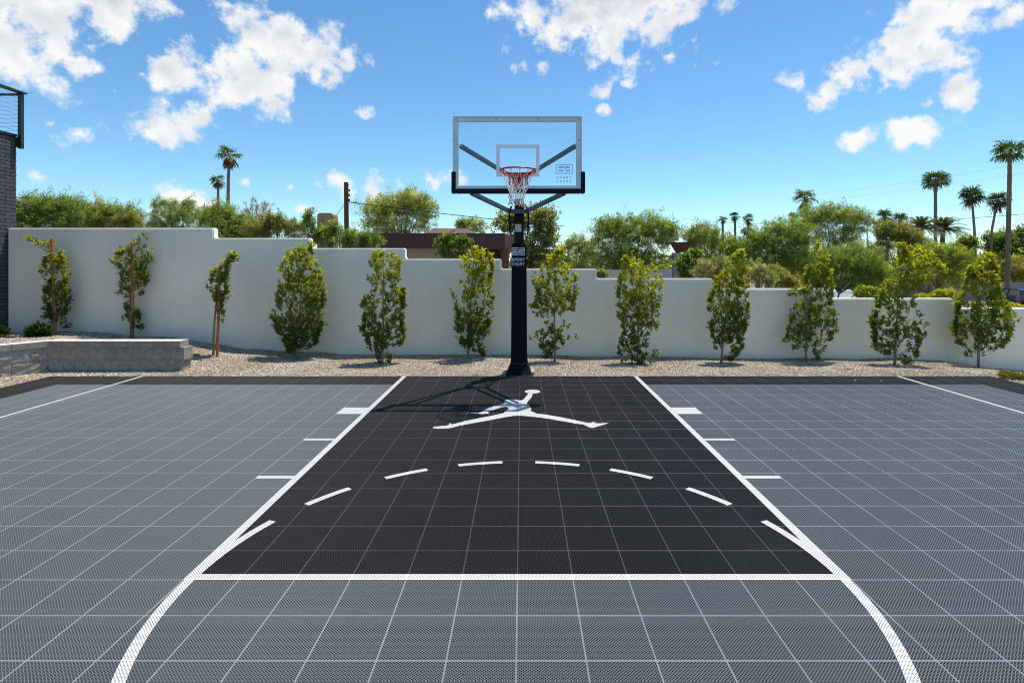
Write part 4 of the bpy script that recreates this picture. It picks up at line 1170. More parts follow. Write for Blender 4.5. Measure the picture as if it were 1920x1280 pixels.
o = q.build('dry_leaf', M['dry_leaf']); o.location = (p.x, p.y, .004); tag(o, 'single dry brown leaf lying on the grey court tiles', 'leaf')

# ------------------------------------------------------------------ trees beyond the wall
def tree(name, label, lobes, Y, cols, seed, n=9000, style='feather', trunk_px=None, base_py=None, leaf=.16, wid=.022, grp=None, droop=.35, depth=.8, cat='tree', twigcol=None, spray=1.0):
    cols = [tuple(min(.40, c*1.95) for c in q) for q in cols]
    """lobes: (x, y, half width, half height) of the crown's masses as seen in the photograph; Y: distance"""
    rng = np.random.default_rng(seed); k = Y/F
    cx = np.mean([l[0] for l in lobes]); tx = trunk_px if trunk_px else cx
    b = W(tx, 0, Y); b.z = gz(b.x, Y) - .05
    root = empty(name, b); tag(root, label, cat, grp); inv = Matrix.Translation(-b)
    area = np.array([l[2]*l[3] for l in lobes], float); area /= area.sum()
    cen = np.array([W(l[0], l[1], Y) for l in lobes]); rad = np.array([(l[2]*k, (l[2]+l[3])/2*k*depth, l[3]*k) for l in lobes])
    mid = (cen*area[:, None]).sum(0)
    # limbs
    mb = MB()
    r0 = max(.05, .022*float(max(l[3] for l in lobes))*k + .04)
    fork = b.lerp(Vector(mid), .45); fork.z = max(fork.z, b.z + .3)
    mb.tube([b, b.lerp(fork, .5) + Vector((.1*rng.normal(), 0, 0)), fork], [r0, r0*.85, r0*.7], 7)
    per = 34 if style == 'feather' else (26 if style == 'brush' else 18)
    n = int(n*1.6); ns = max(20, n//per)
    li = rng.choice(len(lobes), ns, p=area)
    dirs = unit(rng.normal(0, 1, (ns, 3)) + np.array([0, -.15, .25]))
    q = rng.random((ns, 1))**.45*(1 + .16*np.array([mnoise.noise(Vector(d_*2.2 + seed)) for d_ in dirs])[:, None])
    P = cen[li] + dirs*rad[li]*q*.80
    for j in range(min(26, ns)):
        e = Vector(P[j]); m = fork.lerp(e, .5) + Vector((0, 0, .06*(e - fork).length))
        mb.tube([fork, m, e], [r0*.45, r0*.25, r0*.08], 5, caps=False)
    outw = unit((P - (mid - np.array([0, 0, .35*rad[:, 2].mean()])))/rad.mean(0))
    sp = unit(outw + np.array([0, 0, .35 if style != 'brush' else 1.1]) + rng.normal(0, .45, (ns, 3)))
    L = (rad[li].mean(1)*rng.uniform(.20, .52, ns)*spray)[:, None]
    wis = rng.random(ns) < .16; L[wis] *= 2.1; sp[wis] = unit(sp[wis] + np.array([0, 0, .35]))
    t = rng.random((ns, per))**.8
    pos = P[:, None, :] + sp[:, None, :]*L[:, None, :]*t[:, :, None]
    pos[:, :, 2] -= droop*L*t**2
    tang = sp[:, None, :]*np.ones((1, per, 1)); tang[:, :, 2] -= 2*droop*t
    tang = unit(tang)
    side = unit(np.cross(tang, rng.normal(0, 1, (ns, per, 3))))
    if style == 'feather': d = unit(tang*.55 + side + np.array([0, 0, -.1])); nm = unit(rng.normal(0, .7, (ns, per, 3)) + np.array([0, 0, .6]) + outw[:, None, :]*.5)
    elif style == 'brush': d = unit(tang + side*.45); nm = unit(rng.normal(0, 1, (ns, per, 3)))
    else: d = unit(tang*.4 + side + np.array([0, 0, .1])); nm = unit(rng.normal(0, .8, (ns, per, 3)) + np.array([0, 0, .6]) + outw[:, None, :]*.5)
    pos = pos.reshape(-1, 3) + rng.normal(0, leaf*.3, (ns*per, 3)); d = d.reshape(-1, 3); nm = nm.reshape(-1, 3)
    N_ = len(pos); ln = leaf*rng.uniform(.6, 1.35, N_); wd = wid*rng.uniform(.7, 1.35, N_)
    v, f = leaf_arrays(pos, d, nm, ln, wd, .15)
    clump = np.repeat(np.clip(1 + rng.normal(0, .22, (ns, 1)), .5, 1.6), per, axis=0)
    hue = np.repeat(palette(ns, cols, .08, rng), per, axis=0)
    colr = np.clip(hue*clump*(1 + rng.normal(0, .15, (N_, 1))), .004, .8)
    o = link('crown', np_mesh('crown', v, f, M['feather'] if style != 'broad' else M['leaf'], np.repeat(colr, 4, axis=0)), root); o.matrix_parent_inverse = inv
    # thin twigs
    step = max(1, ns//260)
    for j in range(0, ns, step):
        a = Vector(P[j]); e = a + Vector(sp[j])*float(L[j, 0]); e.z -= droop*float(L[j, 0])*.8
        mb.tube([a, (a + e)/2 + Vector((0, 0, .08*float(L[j, 0]))), e], [r0*.10 + .004, .006, .003], 3, caps=False)
    o = mb.build('trunk', M['bark'], root, smooth=True); o.matrix_parent_inverse = inv

OL = [(.125, .150, .040), (.155, .180, .048), (.100, .125, .032)]              # olive green
GR = [(.105, .148, .042), (.135, .180, .050), (.088, .122, .038)]              # fresh green
DK = [(.040, .075, .020), (.055, .095, .024), (.070, .110, .030)]              # dark evergreen
GY = [(.17, .18, .10), (.15, .16, .09), (.20, .205, .125)]                  # grey green
BR = [(.17, .135, .055), (.145, .13, .05), (.20, .14, .07)]                    # brownish
YG = [(.20, .26, .03), (.26, .30, .036), (.16, .21, .03)]                     # yellow green
GB = 'trees beyond the white wall'
tree('mesquite_tree', 'dense feathery green tree right beside the brick building', [(85,428,90,20),(70,405,60,38),(120,402,55,36),(40,420,40,40)], 19, GR, 101, 15000, grp=GB, base_py=470, leaf=.14, wid=.018)
tree('mesquite_tree', 'olive feathery tree between the brick building tree and the open-crowned tree', [(200,430,70,20),(190,412,55,34),(235,418,42,36),(160,420,40,36)], 20, GR + OL + BR, 102, 13000, grp=GB, leaf=.14, wid=.018)
tree('palo_verde_tree', 'open-crowned feathery tree with white cloud showing through it', [(345,436,90,14),(345,420,75,38),(310,430,40,28),(318,395,16,26),(350,392,14,26),(300,388,14,20)], 19, GR + OL, 103, 7500, grp=GB, leaf=.12, wid=.016)
tree('mesquite_tree', 'leafy green tree under the two palms with skirts', [(430,448,60,18),(412,415,42,36),(445,430,40,32)], 20, GR + OL, 104, 10000, grp=GB, leaf=.13, wid=.018)
tree('bare_shrub', 'nearly bare pinkish twiggy shrub beyond the wall, left of the tan chimney', [(482,396,26,24),(470,412,24,20)], 22, [(.20, .13, .10), (.17, .12, .08)], 105, 900, style='brush', grp=GB, leaf=.10, wid=.012, spray=1.8)
tree('brown_shrub', 'half-dry brownish green shrub just left of the tan chimney', [(515,425,36,26),(548,432,30,22),(490,436,36,22)], 19, OL + BR + GR, 106, 7000, grp=GB, leaf=.11, wid=.018)
tree('desert_shrub', 'green shrub with tall thin shoots, in front of the tan chimney', [(605,444,34,20),(650,450,48,20),(582,420,14,34),(690,452,30,20),(625,430,20,16)], 14.5, GR, 107, 9000, grp=GB, leaf=.085, wid=.014, depth=.5)
tree('palo_verde_tree', 'large airy olive tree behind the maroon roofed house', [(745,405,80,40),(770,385,50,32),(715,400,44,30),(795,400,30,34),(740,425,80,20)], 30, [(.17, .20, .06), (.20, .23, .075), (.145, .165, .05)], 108, 13000, grp=GB, leaf=.19, wid=.028, spray=.9)
tree('citrus_tree', 'broad-leaved green tree in front of the cream house wall', [(848,464,32,22),(838,452,18,14),(868,454,16,14)], 14.0, GR + DK, 109, 2600, style='broad', grp=GB, leaf=.075, wid=.035)
tree('grey_green_tree', 'small grey-green tree behind the house roof, left of the hoop pole', [(882,428,34,16),(870,422,16,12)], 45, OL + GY, 110, 3500, grp=GB, leaf=.22, wid=.04)
tree('eucalyptus_tree', 'tall grey-olive tree behind the hoop pole', [(1000,492,48,24),(990,425,60,36),(1015,415,40,30),(960,420,40,28),(1020,455,38,36),(985,465,50,30)], 27, [(.16, .165, .085), (.13, .14, .075), (.11, .12, .06)], 111, 8500, style='broad', grp=GB, leaf=.15, wid=.06)
tree('olive_scrub', 'low olive scrub between the grey-olive tree and the big mesquite', [(1080,498,44,18),(1085,472,40,30),(1070,465,22,18),(1100,470,30,24),(1050,490,26,20)], 30, OL + GY, 112, 6000, grp=GB, leaf=.15, wid=.026)
tree('mesquite_tree', 'big domed mesquite in front of the low pale wall', [(1180,492,95,28),(1180,450,78,50),(1140,440,45,34),(1215,440,60,42),(1170,480,70,30),(1250,445,34,36)], 26, GR + OL + OL, 113, 21000, grp=GB, leaf=.16, wid=.024)
tree('palo_verde_tree', 'brushy pale-stemmed tree between the canopy pillar and three far palms', [(1340,495,66,30),(1320,460,40,42),(1350,470,30,36),(1375,475,30,34),(1300,455,22,30)], 34, OL + GR, 114, 12000, style='brush', grp=GB, leaf=.22, wid=.022)
tree('citrus_tree', 'dark broad-leaved shrub right against the canopy pillar', [(1290,500,24,26),(1300,482,18,16)], 16, DK + GR, 115, 2600, style='broad', grp=GB, leaf=.08, wid=.036)
tree('silver_shrub', 'silvery upright shrub left of the narrow leaning young tree', [(1330,512,32,26),(1352,505,20,26)], 15, GY, 116, 5200, style='brush', grp=GB, leaf=.08, wid=.008)
tree('silver_shrub', 'silvery upright shrub right of the narrow leaning young tree', [(1420,518,26,24),(1440,526,16,18)], 15, GY, 117, 3600, style='brush', grp=GB, leaf=.08, wid=.008)
tree('mesquite_tree', 'bright feathery mesquite in front of the ragged palm', [(1445,460,50,46),(1480,455,55,50),(1420,470,34,36),(1470,495,60,36)], 30, GR + [(.11, .15, .06)], 118, 22000, grp=GB, leaf=.17, wid=.024)
tree('mesquite_tree', 'tall dark-limbed mesquite beside the ragged palm', [(1560,415,55,34),(1600,420,36,34),(1525,420,40,36),(1570,450,50,30)], 36, GR + OL, 119, 14000, grp=GB, leaf=.20, wid=.026)
tree('mesquite_tree', 'spreading mesquite whose low branches hang over the white car', [(1560,500,60,36),(1600,490,55,34),(1640,515,48,26),(1530,510,50,34),(1600,520,50,22)], 32, GR, 120, 24000, grp=GB, trunk_px=1567, leaf=.17, wid=.024)
tree('brown_shrub', 'half-dry brown shrub at the wall step left of the pointed young tree', [(1450,520,30,22),(1475,530,26,16)], 20, BR + GR, 121, 4200, grp=GB, leaf=.11, wid=.02)
tree('palm_thicket', 'olive thicket below the date palms', [(1690,450,40,32),(1665,440,30,28),(1720,465,36,24),(1650,470,26,24)], 48, OL + BR + DK, 122, 9000, grp=GB, leaf=.26, wid=.05)
tree('mesquite_tree', 'light green rounded tree between lamp post and tall palms', [(1750,480,50,24),(1785,485,40,26),(1720,495,40,24),(1770,510,50,22)], 42, GR + YG, 123, 15000, grp=GB, leaf=.2, wid=.03)
tree('desert_shrub', 'grey-green twiggy tree before the long grey wall', [(1735,525,36,22),(1700,530,30,18),(1785,530,26,16)], 46, GY + OL, 124, 4500, grp=GB, leaf=.2, wid=.03)
tree('citrus_tree', 'dark rounded citrus tree behind the tallest palm trunk', [(1890,470,40,34),(1870,460,24,26),(1915,462,30,36)], 70, DK + GR, 125, 8000, style='broad', grp=GB, leaf=.34, wid=.16)
tree('brown_shrub', 'olive brown shrub right of the full rounded young tree', [(1850,500,38,22),(1890,505,34,22)], 65, OL + BR, 126, 6000, grp=GB, leaf=.28, wid=.05)
tree('citrus_tree', 'yellow-green leafy tree above the long grey wall at the right edge', [(1905,505,26,28),(1918,520,20,18),(1875,520,30,12)], 66, YG + GR, 127, 3500, style='broad', grp=GB, leaf=.28, wid=.12)
tree('dark_shrub', 'dark shrub between the two leaning palms', [(1812,462,22,18),(1800,478,24,18)], 55, DK + GR, 128, 3500, style='broad', grp=GB, leaf=.28, wid=.1)
tree('desert_shrub', 'yellow-green shrub in front of the grey wall, right of the forked young tree', [(1770,552,24,9),(1752,556,14,8),(1730,558,20,7)], 26, YG, 129, 2200, style='broad', grp=GB, leaf=.09, wid=.04)
tree('desert_shrub', 'green shrub between the white car and the forked young tree', [(1625,548,20,14),(1650,552,22,12),(1612,553,14,10)], 26, GR + YG, 130, 3000, style='broad', grp=GB, leaf=.09, wid=.04)
tree('desert_shrub', 'yellow-green shrub in front of the dark car', [(1885,575,18,8),(1905,578,14,6),(1870,570,12,9)], 24, YG, 131, 1500, style='broad', grp=GB, leaf=.08, wid=.04)
tree('olive_scrub', 'hazy olive tree line low behind the hoop side', [(1060,500,60,16),(1290,500,60,18),(1380,505,50,20)], 60, OL, 132, 6000, grp=GB, leaf=.3, wid=.06)
tree('desert_shrub', 'small olive shrub at the wall step before the low pale wall', [(1128,515,10,8)], 14, OL, 133, 500, style='broad', grp=GB, leaf=.06, wid=.025)

# ------------------------------------------------------------------ palms
def fan_palm(label, top, Y, crown, trunk, skirt, seed, nf=26, tr=.17, bulge=0, cols=None, ragged=0, grp='fan palms in the distance'):
    """top: (px, py) of the crown's heart; crown: radius in px; trunk: px points from ground to heart; skirt: 0..1 of dead hanging fronds"""
    rng = np.random.default_rng(seed); k = Y/F
    pts = [W(x, y, Y) for x, y in trunk]; pts[0].z = gz(pts[0].x, Y) - .1
    pts.append(W(top[0], top[1], Y)); b = pts[0].copy()
    root = empty('fan_palm', b); tag(root, label, 'palm tree', grp); inv = Matrix.Translation(-b)
    P = []
    for i in range(len(pts) - 1):
        for t in np.linspace(0, 1, 9)[:-1]: P.append(pts[i].lerp(pts[i+1], t))
    P.append(pts[-1]); n = len(P); Rr = []
    for i in range(n):
        t = i/(n-1); r = tr*(1 - .3*t) * (1 + .05*math.sin(i*2.1))
        if bulge: r *= 1 + bulge*math.exp(-(((1 - t)*(P[-1]-P[0]).length - 1.35)/.55)**2)
        Rr.append(r)
    o = MB().tube(P, Rr, 8).build('trunk', M['palm_bark'], root, smooth=True); o.matrix_parent_inverse = inv
    heart = np.array(P[-1]); rc = crown*k
    C, D, NM, LN, WD, CO = [], [], [], [], [], []
    pet = MB()
    def frond(dirv, L, col, segs=13, fanl=.62):
        e = heart + dirv*L*(1 - fanl)*1.05
        pet.tube([heart, e], [.035, .022], 4, caps=False)
        s = unit(np.cross(dirv, [0, 0, 1]) + rng.normal(0, .12, 3)); u = np.cross(s, dirv)
        for a in np.linspace(-1.25, 1.25, segs):
            dd = dirv*math.cos(a) + s*math.sin(a) + np.array([0, 0, -.28*abs(math.sin(a)) - .10]) + rng.normal(0, .06, 3)
            C.append(e); D.append(unit(dd)); NM.append(unit(u + rng.normal(0, .25, 3))); LN.append(L*fanl*rng.uniform(.8, 1.1)); WD.append(L*fanl*.125); CO.append(np.clip(col*(1 + rng.normal(0, .15)), .01, 1))
    gc = np.array(cols or [(.05, .085, .02), (.065, .10, .028), (.04, .07, .02)])*2.3
    for i in range(nf):
        el = rng.uniform(-.55, 1.3) if not ragged else rng.uniform(-.2, 1.3)
        az = rng.uniform(0, 2*math.pi) + i*2.4
        if ragged and rng.random() < ragged: continue
        dv = unit(np.array([math.cos(az)*math.cos(el), math.sin(az)*math.cos(el), math.sin(el)]))
        frond(dv, rc*rng.uniform(.7, 1.12), gc[rng.integers(len(gc))])
    for i in range(int(18*skirt)):
        az = rng.uniform(0, 2*math.pi); el = rng.uniform(-1.45, -.75)
        dv = unit(np.array([math.cos(az)*math.cos(el), math.sin(az)*math.cos(el), math.sin(el)]))
        frond(dv, rc*rng.uniform(.7, 1.25), np.array([(.16, .095, .045), (.12, .075, .04), (.19, .12, .06)][rng.integers(3)]), 9)
    C, D, NM, LN, WD, CO = map(np.array, (C, D, NM, LN, WD, CO))
    tipd = unit(D + np.array([0, 0, -.75]) + rng.normal(0, .12, D.shape))
    C2 = C + D*LN[:, None]*.62
    C, D, NM, CO = np.concatenate([C, C2]), np.concatenate([D, tipd]), np.concatenate([NM, NM]), np.concatenate([CO, CO*.9])
    WD = np.concatenate([WD, WD*.62]); LN = np.concatenate([LN*.85, LN*.55])
    v, f = leaf_arrays(C, D, NM, LN, WD, .1)
    o = link('crown', np_mesh('crown', v, f, M['frond'], np.repeat(CO, 4, axis=0)), root); o.matrix_parent_inverse = inv
    o = pet.build('petioles', M['palm_bark'], root); o.matrix_parent_inverse = inv; tag(o, kind='stuff')
def date_palm(label, top, Y, crown, trunk, seed, nf=34, tr=.2, droop=.9, grp='date palms in the distance'):
    rng = np.random.default_rng(seed); k = Y/F
    b = W(trunk[0], trunk[1], Y); b.z = gz(b.x, Y) - .1; h = W(top[0], top[1], Y)
    root = empty('date_palm', b); tag(root, label, 'palm tree', grp); inv = Matrix.Translation(-b)
    P = [b.lerp(h, t) for t in np.linspace(0, 1, 14)]
    o = MB().tube(P, [tr*(1.05 + .12*(i % 2)) for i in range(14)], 8).build('trunk', M['palm_bark'], root, smooth=True); o.matrix_parent_inverse = inv
    rc = crown*k; hv = np.array(h); C, D, NM, CO = [], [], [], []; ra = MB()
    for i in range(nf):
        az = rng.uniform(0, 2*math.pi); el = rng.uniform(-.25, 1.35)
        d0 = np.array([math.cos(az)*math.cos(el), math.sin(az)*math.cos(el), math.sin(el)]); L = rc*rng.uniform(.85, 1.15)
        t = np.linspace(.06, 1, 30)[:, None]; pts = hv + d0*L*t; pts[:, 2] -= (droop*.42*L*t[:, 0]**2.2)
        tg = np.gradient(pts, axis=0); tg = unit(tg); ra.tube([hv, *[Vector(p) for p in pts[4::6]]], [.03, .025, .02, .015, .01, .008][:len(pts[4::6]) + 1], 4, caps=False)
        s = unit(np.cross(tg, [0, 0, 1.])); col = np.array([(.075, .10, .05), (.09, .115, .06), (.06, .085, .04)][rng.integers(3)])*rng.uniform(1.7, 2.6)
        for sg in (-1, 1):
            C.append(pts); D.append(unit(tg*.7 + s*sg + np.array([0, 0, .25]))); NM.append(np.tile(unit(rng.normal(0, .3, 3) + np.array([0, 0, 1])), (30, 1))); CO.append(np.tile(col, (30, 1)))
    C, D, NM, CO = map(np.concatenate, (C, D, NM, CO))
    v, f = leaf_arrays(C, D, NM, rc*.24*np.ones(len(C)), rc*.028*np.ones(len(C)), .1)
    o = link('crown', np_mesh('crown', v, f, M['frond'], np.repeat(np.clip(CO, .01, 1), 4, axis=0)), root); o.matrix_parent_inverse = inv
    o = ra.build('frond_ribs', M['palm_bark'], root); o.matrix_parent_inverse = inv; tag(o, kind='stuff')
fan_palm('taller palm with brown hanging skirt, above the open-crowned tree', (430, 291), 60, 24, [(427, 400), (428, 340)], 1.2, 201, 20, .2)
fan_palm('shorter palm with brown skirt, below the taller skirted palm', (409, 338), 70, 15, [(409, 400)], 1.2, 202, 16, .2)
fan_palm('tall palm with swollen trunk top and spreading flat crown', (1754, 341), 62, 27, [(1754, 480), (1754, 400)], .0, 203, 34, .20, .75, [(.045, .085, .018), (.06, .10, .022)])
fan_palm('slender palm with round dense crown leaning left at its foot', (1822, 368), 66, 23, [(1832, 500), (1827, 430)], .25, 204, 40, .16, 0, [(.03, .055, .022), (.04, .07, .03)])
fan_palm('slender palm with hanging skirt, curved trunk beside the tallest palm', (1870, 376), 66, 21, [(1855, 500), (1860, 430)], .7, 205, 32, .15, 0, [(.045, .06, .03), (.06, .075, .035)])
fan_palm('tallest palm, with thick trunk near the right edge', (1893, 286), 56, 31, [(1889, 520), (1891, 420), (1893, 330)], .0, 206, 32, .235, .45, [(.045, .085, .02), (.055, .09, .02)])
fan_palm('ragged half-dead palm rising out of the dark-limbed mesquite', (1510, 372), 52, 25, [(1511, 460), (1511, 400)], .35, 207, 26, .26, 0, [(.10, .105, .045), (.13, .11, .06), (.075, .09, .035)], .25)
fan_palm('short palm left of the ragged palm', (1487, 408), 56, 14, [(1487, 450)], .3, 208, 18, .22, 0, [(.055, .065, .03), (.07, .075, .03)])
fan_palm('leftmost of the three small far palms', (1355, 412), 90, 10, [(1356, 460)], .3, 209, 20, .25, 0, [(.05, .065, .03)])
fan_palm('middle and tallest of the three small far palms', (1378, 405), 90, 11, [(1380, 460)], .5, 210, 20, .25, 0, [(.05, .065, .03)])
fan_palm('rightmost of the three small far palms, over the mesquite', (1403, 411), 90, 13, [(1403, 460)], .3, 211, 22, .25, 0, [(.055, .07, .03)])
fan_palm('low palm crown just beneath the rightmost small far palm', (1401, 432), 85, 14, [(1401, 470)], .4, 212, 22, .25, 0, [(.04, .06, .025)])
fan_palm('dark green palm at the left of the palm thicket', (1659, 405), 60, 17, [(1659, 470)], .3, 213, 24, .3, 0, [(.04, .065, .025)])
fan_palm('low dark palm in front of the palm thicket', (1648, 425), 58, 15, [(1650, 470)], .3, 214, 22, .3, 0, [(.04, .07, .025)])
fan_palm('dark palm at the right of the palm thicket', (1688, 412), 60, 17, [(1688, 470)], .5, 215, 24, .3, 0, [(.04, .06, .025)])
date_palm('date palm with dark trunk left of the swollen-trunk palm', (1725, 426), 55, 34, (1724, 490), 221, 36)
date_palm('date palm with arching fronds right of the swollen-trunk palm', (1768, 430), 58, 36, (1763, 480), 222, 36)
date_palm('short drooping grey palm in front of the palm thicket', (1660, 462), 46, 26, (1655, 500), 223, 30, .2, 1.6)

# ------------------------------------------------------------------ neighbour's house, chimney
def house():
    Y = 22.0
    c0 = W(660, 0, Y); root = empty('flat_roofed_house', (c0.x, Y, gz(c0.x, Y)))
    tag(root, 'low neighbouring house with deep maroon fascia and cream wall', 'house')
    inv = Matrix.Translation((-c0.x, -Y, -gz(c0.x, Y)))
    def fx(o): o.matrix_parent_inverse = inv; return o
    zt0, zb0 = W(0, 437.5, Y).z, W(0, 465, Y).z
    a = W(640, 0, Y).x; c = W(947, 0, Y).x
    def strip(p, q, z0, z1, th, name, m, par):
        d = (Vector((q[0], q[1], 0)) - Vector((p[0], p[1], 0))).normalized(); n = Vector((-d.y, d.x, 0))*th
        v = [(p[0], p[1], z0), (q[0], q[1], z0), (q[0]+n.x, q[1]+n.y, z0), (p[0]+n.x, p[1]+n.y, z0), (p[0], p[1], z1), (q[0], q[1], z1), (q[0]+n.x, q[1]+n.y, z1), (p[0]+n.x, p[1]+n.y, z1)]
        return fx(MB().add(v, [(3,2,1,0),(4,5,6,7),(0,1,5,4),(1,2,6,5),(2,3,7,6),(3,0,4,7)]).build(name, m, par))
    pw = .42; x = a; i = 0
    while x < c - .05:                                        # boarded fascia, board by board
        x1 = min(x + pw, c); strip((x + .004, Y), (x1 - .004, Y), zb0, zt0 + .004*(i % 2), .05, 'fascia_board', M['maroon'], root); x = x1; i += 1
    fx(MB().box(a, c - .01, Y + .055, Y + .09, zb0 + .01, zt0 - .01).build('fascia_backing', M['maroon'], root))
    e = W(967, 0, 25.5)
    L = Vector((e.x - c, 25.5 - Y, 0)); nb = 8
    for k in range(nb):
        p = Vector((c, Y, 0)) + L*(k/nb + .004); q = Vector((c, Y, 0)) + L*((k+1)/nb - .004)
        strip((p.x, p.y), (q.x, q.y), zb0, zt0 - .002, .05, 'fascia_board', M['maroon'], root)
    fx(MB().add([(a, Y+.06, zt0-.03), (c-.05, Y+.06, zt0-.03), (e.x-.05, 25.5, zt0-.03), (a, 25.5, zt0-.03), (a, Y+.06, zt0-.08), (c-.05, Y+.06, zt0-.08), (e.x-.05, 25.5, zt0-.08), (a, 25.5, zt0-.08)],
             [(0,1,2,3),(7,6,5,4),(0,4,5,1),(1,5,6,2),(2,6,7,3),(3,7,4,0)]).build('roof', M['maroon_roof'], root))
    fx(MB().add([(a, Y+.06, zb0+.02), (c-.06, Y+.06, zb0+.02), (e.x-.08, 25.4, zb0+.02), (a, 25.4, zb0+.02), (a, Y+.06, zb0+.06), (c-.06, Y+.06, zb0+.06), (e.x-.08, 25.4, zb0+.06), (a, 25.4, zb0+.06)],
             [(0,1,2,3),(7,6,5,4),(0,4,5,1),(1,5,6,2),(2,6,7,3),(3,7,4,0)]).build('soffit', M['soffit'], root))
    zg = -.6
    xw = W(884, 0, Y + .9).x
    fx(MB().box(a, xw, Y + .9, 25.2, zg, zb0 + .01).build('wall', M['cream'], root))
    x0 = xw + .02; x1 = W(928, 0, 24.4).x; n = 9; w = (x1 - x0)/n
    for k in range(n): fx(MB().box(x0 + k*w + .006, x0 + (k+1)*w - .006, 24.3, 24.36, zg, zb0).build('cladding_board', M['wood_clad'], root))
    fx(MB().box(xw + .01, e.x - .3, 24.62, 24.8, zg, zb0 + .01).build('back_wall', M['wood_clad'], root))
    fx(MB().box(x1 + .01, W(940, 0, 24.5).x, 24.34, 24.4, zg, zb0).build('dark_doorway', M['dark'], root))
    xa, xb = W(939, 0, Y + .6).x, W(953, 0, Y + .6).x
    fx(MB().box(xa, xb, Y + .6, Y + 1.0, zg, zb0).build('column', M['wood_clad'], root))
    # pitched roof part behind the flat one
    p = [W(800, 437, 26), W(893, 437, 26), W(874, 428.5, 30), W(812, 428, 30)]
    fx(MB().add([*p, *[q + Vector((0, .1, -.2)) for q in p]], [(0,1,2,3),(7,6,5,4),(0,4,5,1),(1,5,6,2),(2,6,7,3),(3,7,4,0)]).build('pitched_roof', M['maroon_roof'], root))
house()
def chimney():
    Y = 30; p = W(609, 470, Y); w = W(624, 0, Y).x - W(594, 0, Y).x; zt = W(0, 399, Y).z
    v, f = [], []; prof = []
    for t in np.linspace(0, math.pi, 13): prof.append((p.x - math.copysign(abs(math.cos(t))**.45, math.cos(t))*w/2, zt - .22 + .22*math.sin(t)**.6))
    prof = [(p.x - w/2, -.5)] + prof + [(p.x + w/2, -.5)]; n = len(prof)
    v = [(x, Y, z) for x, z in prof] + [(x, Y + w, z) for x, z in prof]
    f = [tuple(range(n))[::-1], tuple(range(n, 2*n))] + [(i, (i+1) % n, n + (i+1) % n, n + i) for i in range(n)]
    o = MB().add(v, f).build('chimney', M['tan'], bevel=.05); tag(o, 'tan stucco chimney with rounded top, left of the utility pole', 'chimney')
    bm = bmesh.new(); bm.from_mesh(o.data); bmesh.ops.recalc_face_normals(bm, faces=bm.faces); bm.to_mesh(o.data); bm.free()
chimney()

# ------------------------------------------------------------------ utility pole, wires, lamp post
def utility():
    Y = 26; b = W(651, 480, Y); b.z = gz(b.x, Y) - .2; t = W(649, 342, Y)
    root = empty('utility_pole', b); tag(root, 'rust brown wooden utility pole beyond the wall', 'utility pole'); inv = Matrix.Translation(-b)
    o = MB().tube([b, t], [.125, .105], 10).build('post', M['pole_wood'], root, smooth=False); o.matrix_parent_inverse = inv
    for py in (357, 366, 375.5):
        q = W(655, py, Y); ob = MB(); ob.tube([q + Vector((0, 0, -.06)), q + Vector((0, 0, .06))], .035, 8); ob.tube([q + Vector((-.12, 0, 0)), q], .012, 5)
        o = ob.build('insulator', M['black_metal'], root); o.matrix_parent_inverse = inv
    for py in (347, 375):
        ob = MB(); ob.bar(W(645, py, Y), W(655, py, Y), .03, .03); o = ob.build('cross_bolt', M['black_metal'], root); o.matrix_parent_inverse = inv
    def wire(label, pts, r, sag=0, name='power_line'):
        A, B_ = Vector(pts[0]), Vector(pts[1]); P = [A.lerp(B_, s) - Vector((0, 0, sag*4*s*(1-s))) for s in np.linspace(0, 1, 25)]
        o = MB().tube(P, r, 4).build(name, M['wire']); tag(o, label, 'cable', 'overhead wires')
    wire('black service wire from the utility pole down past the hoop pole', (W(653, 379, Y), W(1058, 424, 34)), .022, .06)
    wire('guy wire slanting left from the utility pole', (W(648, 380, Y), W(622, 415, 30)), .012, 0)
    wire('upper thin wire crossing the tallest palm', (W(1500, 366, 110), W(1960, 299, 70)), .010, .5)
    wire('lower thin wire crossing the tallest palm', (W(1500, 377, 110), W(1960, 318, 70)), .010, .5)
    wire('thick wire crossing the slender palms', (W(1280, 410, 120), W(1960, 398, 64)), .035, 1.4)
utility()
def lamp_post():
    Y = 55; b = W(1627, 520, Y); b.z = gz(b.x, Y) - .1; root = empty('street_lamp', b); tag(root, 'pale grey street lamp post with curved top, left of the palm thicket', 'street lamp'); inv = Matrix.Translation(-b)
    P = [b, W(1627, 470, Y), W(1626.5, 440, Y), W(1625, 433, Y), W(1621, 429.5, Y), W(1614, 428.5, Y)]
    o = MB().tube(P, [.10, .085, .075, .065, .055, .05], 8).build('post', M['galv'], root, smooth=True); o.matrix_parent_inverse = inv
    q = W(1611, 429, Y); o = MB().box(q.x - .3, q.x + .18, q.y - .12, q.y + .12, q.z - .06, q.z + .06).build('lamp_head', M['galv'], root, bevel=.03); o.matrix_parent_inverse = inv
lamp_post()

